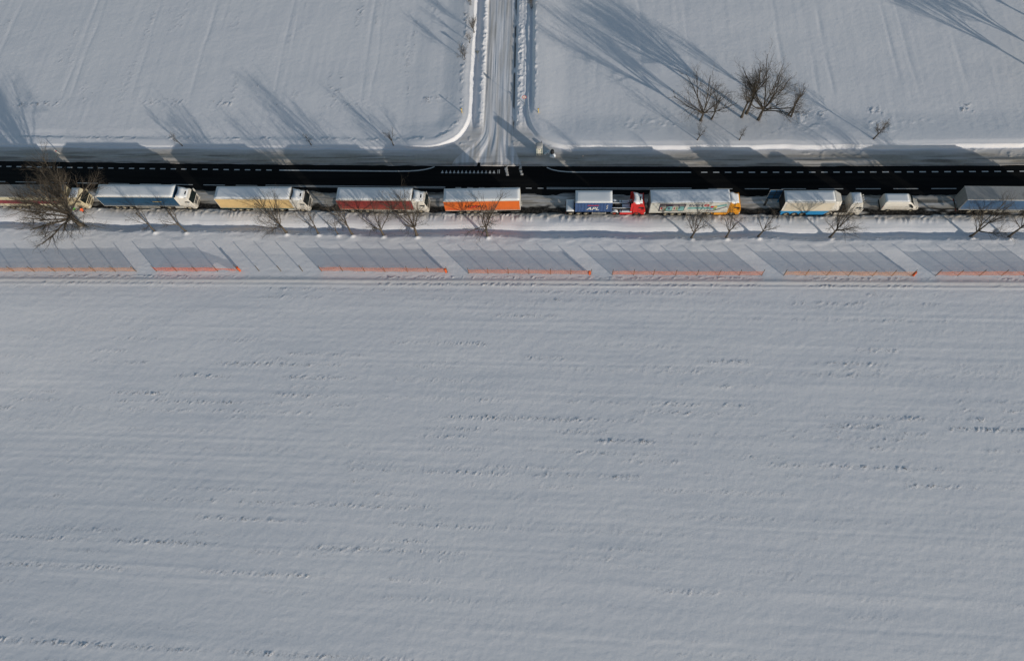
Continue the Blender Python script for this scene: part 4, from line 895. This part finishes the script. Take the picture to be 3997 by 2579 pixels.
# ------------------------------------------------------------------ street furniture
def place(px, py, dz=0.0): x, y = at(px, py); return (x, y, ground_z(x, y)+dz)
t = thing('speed_limit_sign', 'round red-rimmed prohibition sign on a pole beside the side road', 'sign', place(2049, 417))
MB().tube([Vector((0, 0, -.3)), Vector((0, 0, 2.55))], [.035, .035], 8).build('pole', 'steel', t)
d = MB().cyl((0, -.06, 2.25), 'y', .40, .02, 28).build('sign_plate', 'white_print', t)
vs = []; fs = []
for i in range(28):
    a = 2*math.pi*i/28
    for r_ in (.40, .30): vs.append((r_*math.cos(a), -.076, 2.25+r_*math.sin(a)))
for i in range(28): fs.append((2*i, 2*i+1, (2*i+3) % 56, (2*i+2) % 56))
MB().add(vs, fs).build('red_rim', 'red_print', d)
letters(d, '60', .36, 'black_print', 0, 2.12, -.078, name='number')
t = thing('give_way_sign', 'inverted triangular give way sign seen from its grey back', 'sign', place(1868, 243))
MB().tube([Vector((0, 0, -.3)), Vector((0, 0, 2.6))], [.035, .035], 8).build('pole', 'steel', t)
MB().prism([(-.5, 2.65), (.5, 2.65), (0, 1.78)], .05, .075).build('sign_plate', 'sign_back', t)
MB().prism([(-.38, 2.58), (.38, 2.58), (0, 1.92)], .077, .081).build('sign_face', 'white_print', t)
for px, py, lb in ((1806, 452, 'yellow marker post in the snow west of the side road'), (2102, 451, 'yellow marker post in the ditch east of the side road')):
    t = thing('marker_post', lb, 'marker post', place(px, py), 0.3, 'yellow marker posts')
    MB().box(-.06, .06, -.06, .06, -.2, .85).build('post', 'yellow_post', t); MB().box(-.12, .12, -.09, .09, .85, 1.05).build('cap', 'yellow_post', t)
for px, py, h, lb in ((235, 603, 1.35, 'slanting red and white delineator post in the dirty western verge'), (2275, 619, .8, 'short white delineator post in the dirty verge east of the bin')):
    t = thing('delineator_post', lb, 'delineator', place(px, py), 0, 'delineator posts'); t.rotation_euler = (0.05, -.12 if h > 1 else .02, 0)
    MB().box(-.06, .06, -.04, .04, -.1, h).build('post', 'white_print', t); MB().box(-.064, .064, -.044, .044, h*.62, h*.8).build('reflector_band', 'red_print', t)
t = thing('thin_stake', 'thin dark stake on the snow bank beyond the portable toilet', 'stake', place(2224, 588)); MB().tube([Vector((0, 0, -.1)), Vector((0, 0, .62))], [.02, .018], 6).build('stake', 'wood_post', t)
# portable toilet
t = thing('portable_toilet', 'white and teal portable toilet with ribbed grey roof at the junction', 'toilet', place(2106, 600, -.02), 0.04)
MB().box(-.58, .58, -.55, .58, 0, .14).build('base', 'plastic_white', t)
MB().box(-.54, -.505, -.5, .54, .14, 2.02).build('side_wall', 'teal', t); MB().box(.505, .54, -.5, .54, .14, 2.02).build('side_wall', 'teal', t)
MB().box(-.5, .5, .5, .54, .14, 2.02).build('back_wall', 'teal', t)
MB().box(-.5, -.36, -.53, -.49, .14, 2.02).build('door_post', 'teal', t); MB().box(.36, .5, -.53, -.49, .14, 2.02).build('door_post', 'teal', t)
dr = MB().box(-.352, .352, -.55, -.50, .16, 2.0).build('door', 'plastic_white', t)
MB().box(-.12, .12, -.558, -.551, 1.62, 1.78).build('door_vent', 'steel', dr); MB().box(.24, .32, -.585, -.551, 1.02, 1.14).build('handle', 'dark', dr)
MB().box(-.12, .1, -.557, -.551, .95, 1.05).build('notice', 'pale_print', dr); MB().box(-.1, .08, -.557, -.551, .75, .8).build('notice', 'pale_print', dr)
rf = MB(); vs = []; fs = []; n = 16
prof = [(.62, 2.0), (.64, 2.12), (.60, 2.18), (.61, 2.24), (.55, 2.29), (.56, 2.35), (.46, 2.40), (.46, 2.44), (.30, 2.47), (.0, 2.49)]
for r_, z_ in prof:
    for i in range(n):
        a = 2*math.pi*(i+.5)/n; c_, s_ = math.cos(a), math.sin(a); k = 1/max(abs(c_), abs(s_))**.72
        vs.append((r_*c_*k, r_*s_*k, z_))
for j in range(len(prof)-1):
    for i in range(n): fs.append((j*n+i, j*n+(i+1) % n, (j+1)*n+(i+1) % n, (j+1)*n+i))
fs.append(tuple(range(n))); rf.add(vs, fs).build('roof', 'plastic_grey', t)
for s in (-1, 1): MB().tube([Vector((s*.50, -.52, .14)), Vector((s*.50, -.52, 2.0))], [.05, .05], 8).build('corner_post', 'plastic_white', t)
MB().tube([Vector((.42, .42, 2.2)), Vector((.42, .42, 2.75))], [.05, .05], 8).build('vent_pipe', 'dark', t)
# litter bin and lumps of snow
t = thing('litter_bin', 'black barrel-shaped litter bin half buried beside the portable toilet', 'bin', place(2156, 604, -.05))
n = 14; vs = []; fs = []; prof = [(.30, 0), (.33, .35), (.34, .75), (.33, .95), (.30, 1.08), (.20, 1.16), (.0, 1.19)]
for r_, z_ in prof: vs += [(r_*math.cos(2*math.pi*i/n), r_*math.sin(2*math.pi*i/n), z_) for i in range(n)]
for j in range(6):
    for i in range(n): fs.append((j*n+i, j*n+(i+1) % n, (j+1)*n+(i+1) % n, (j+1)*n+i))
fs.append(tuple(range(n))); bn = MB().add(vs, fs).build('barrel', 'dark', t, True)
MB().add([(.12*math.cos(2*math.pi*i/10)+.0, -.345, .88+.08*math.sin(2*math.pi*i/10)) for i in range(10)], [tuple(range(10))]).build('mouth', 'chassis', bn)
for i, (px, py, s) in enumerate([(2157, 610, .5), (2160, 615, .3), (2140, 597, .35), (2152, 613, .3), (2128, 602, .25)]):
    rng = random.Random(i); bm = bmesh.new(); bmesh.ops.create_icosphere(bm, subdivisions=2, radius=s)
    for v in bm.verts: v.co *= rng.uniform(.8, 1.15); v.co.z *= .7
    me = bpy.data.meshes.new('snow_lump'); bm.to_mesh(me); bm.free(); me.materials.append(M['snow']); me.polygons.foreach_set('use_smooth', [True]*len(me.polygons))
    tag(link('snow_lump', me, None, place(px, py, s*.25)), 'lump of ploughed snow lying beside the litter bin', 'snow lump', 'lumps of ploughed snow')

# ------------------------------------------------------------------ people
def person(x, y, rz, jacket, label, bend, arms):
    t = thing('person', label, 'person', (x, y, ground_z(x, y)+.01), rz, 'people by the first lorry')
    V = []; E_ = []; Rr = []
    def v(p, r, par=None):
        V.append(p); Rr.append(r)
        if par is not None: E_.append((par, len(V)-1))
        return len(V)-1
    b = bend
    pel = v((0, 0, .95), .15); wa = v((b*.12, 0, 1.10), .14, pel); ch = v((b*.32, 0, 1.34), .17, wa); nk = v((b*.48, 0, 1.50), .065, ch); hd = v((b*.56, 0, 1.60), .085, nk); hd2 = v((b*.62, 0, 1.70), .095, hd)
    for s in (-1, 1):
        hip = v((0, s*.10, .90), .105, pel); kn = v((.05*s, s*.12, .50), .068, hip); an = v((.02*s-.02, s*.13, .10), .045, kn); v((.02*s+.14, s*.14, .045), .042, an)
        shp = v((b*.38, s*.20, 1.40), .075, ch); ax, ay, az = arms[0 if s < 0 else 1]
        el = v((b*.30+ax*.5+.02, s*.27+ay*.4, 1.14+az*.3), .052, shp); wr = v((b*.30+ax, s*.25+ay, .92+az), .036, el); pm = v((b*.30+ax+.03, s*.25+ay, .85+az), .034, wr)
        for f_ in range(4): k1 = v((b*.30+ax+.045, s*.25+ay+(f_-1.5)*.022, .80+az), .011, pm); v((b*.30+ax+.07, s*.25+ay+(f_-1.5)*.022, .765+az-.008*(f_ in (1, 2))), .009, k1)
        th = v((b*.30+ax+.065, s*.25+ay-s*.045, .855+az), .012, wr); v((b*.30+ax+.09, s*.25+ay-s*.05, .82+az), .010, th)
    me = bpy.data.meshes.new('body'); me.from_pydata(V, E_, []); o = bpy.data.objects.new('body', me); COL.objects.link(o)
    sk = o.modifiers.new('skin', 'SKIN'); o.modifiers.new('sub', 'SUBSURF').levels = 1
    for i, r in enumerate(Rr): me.skin_vertices[0].data[i].radius = (r, r); me.skin_vertices[0].data[i].use_root = (i == 0)
    bpy.context.view_layer.update(); m2 = bpy.data.meshes.new_from_object(o.evaluated_get(bpy.context.evaluated_depsgraph_get())); bpy.data.objects.remove(o)
    for k in ('trousers', jacket, 'skin'): m2.materials.append(M[k])
    for p in m2.polygons:
        c = p.center; lat = abs(c.y) > .2
        p.material_index = 0 if (c.z < .93 and not lat) or c.z < .75 else (2 if (c.z > 1.52 or (lat and c.z < .90+max(arms[0][2], arms[1][2]))) else 1); p.use_smooth = True
    bd = link('body', m2, t)
    bm = bmesh.new(); bmesh.ops.create_uvsphere(bm, u_segments=12, v_segments=8, radius=.125)
    for v_ in bm.verts: v_.co.z = max(v_.co.z, -.01)
    me = bpy.data.meshes.new('cap'); bm.to_mesh(me); bm.free(); me.materials.append(M['trousers']); link('cap', me, t, (b*.60, 0, 1.70))
    MB().box(-.012, .03, -.014, .014, -.03, .03).build('nose', 'skin', t, loc=(b*.62+.105, 0, 1.66))
px_, py_ = at(303, 829); person(px_, py_, R(-40), 'green_vest', 'person in a bright green jacket bending beside the pale lorry cab', .55, ((.2, 0, .15), (.22, 0, .1)))
px_, py_ = at(338, 836); person(px_, py_, R(150), 'orange_vest', 'person in an orange jacket and dark trousers standing by the pale lorry', .25, ((.1, 0, .05), (.15, 0, .12)))
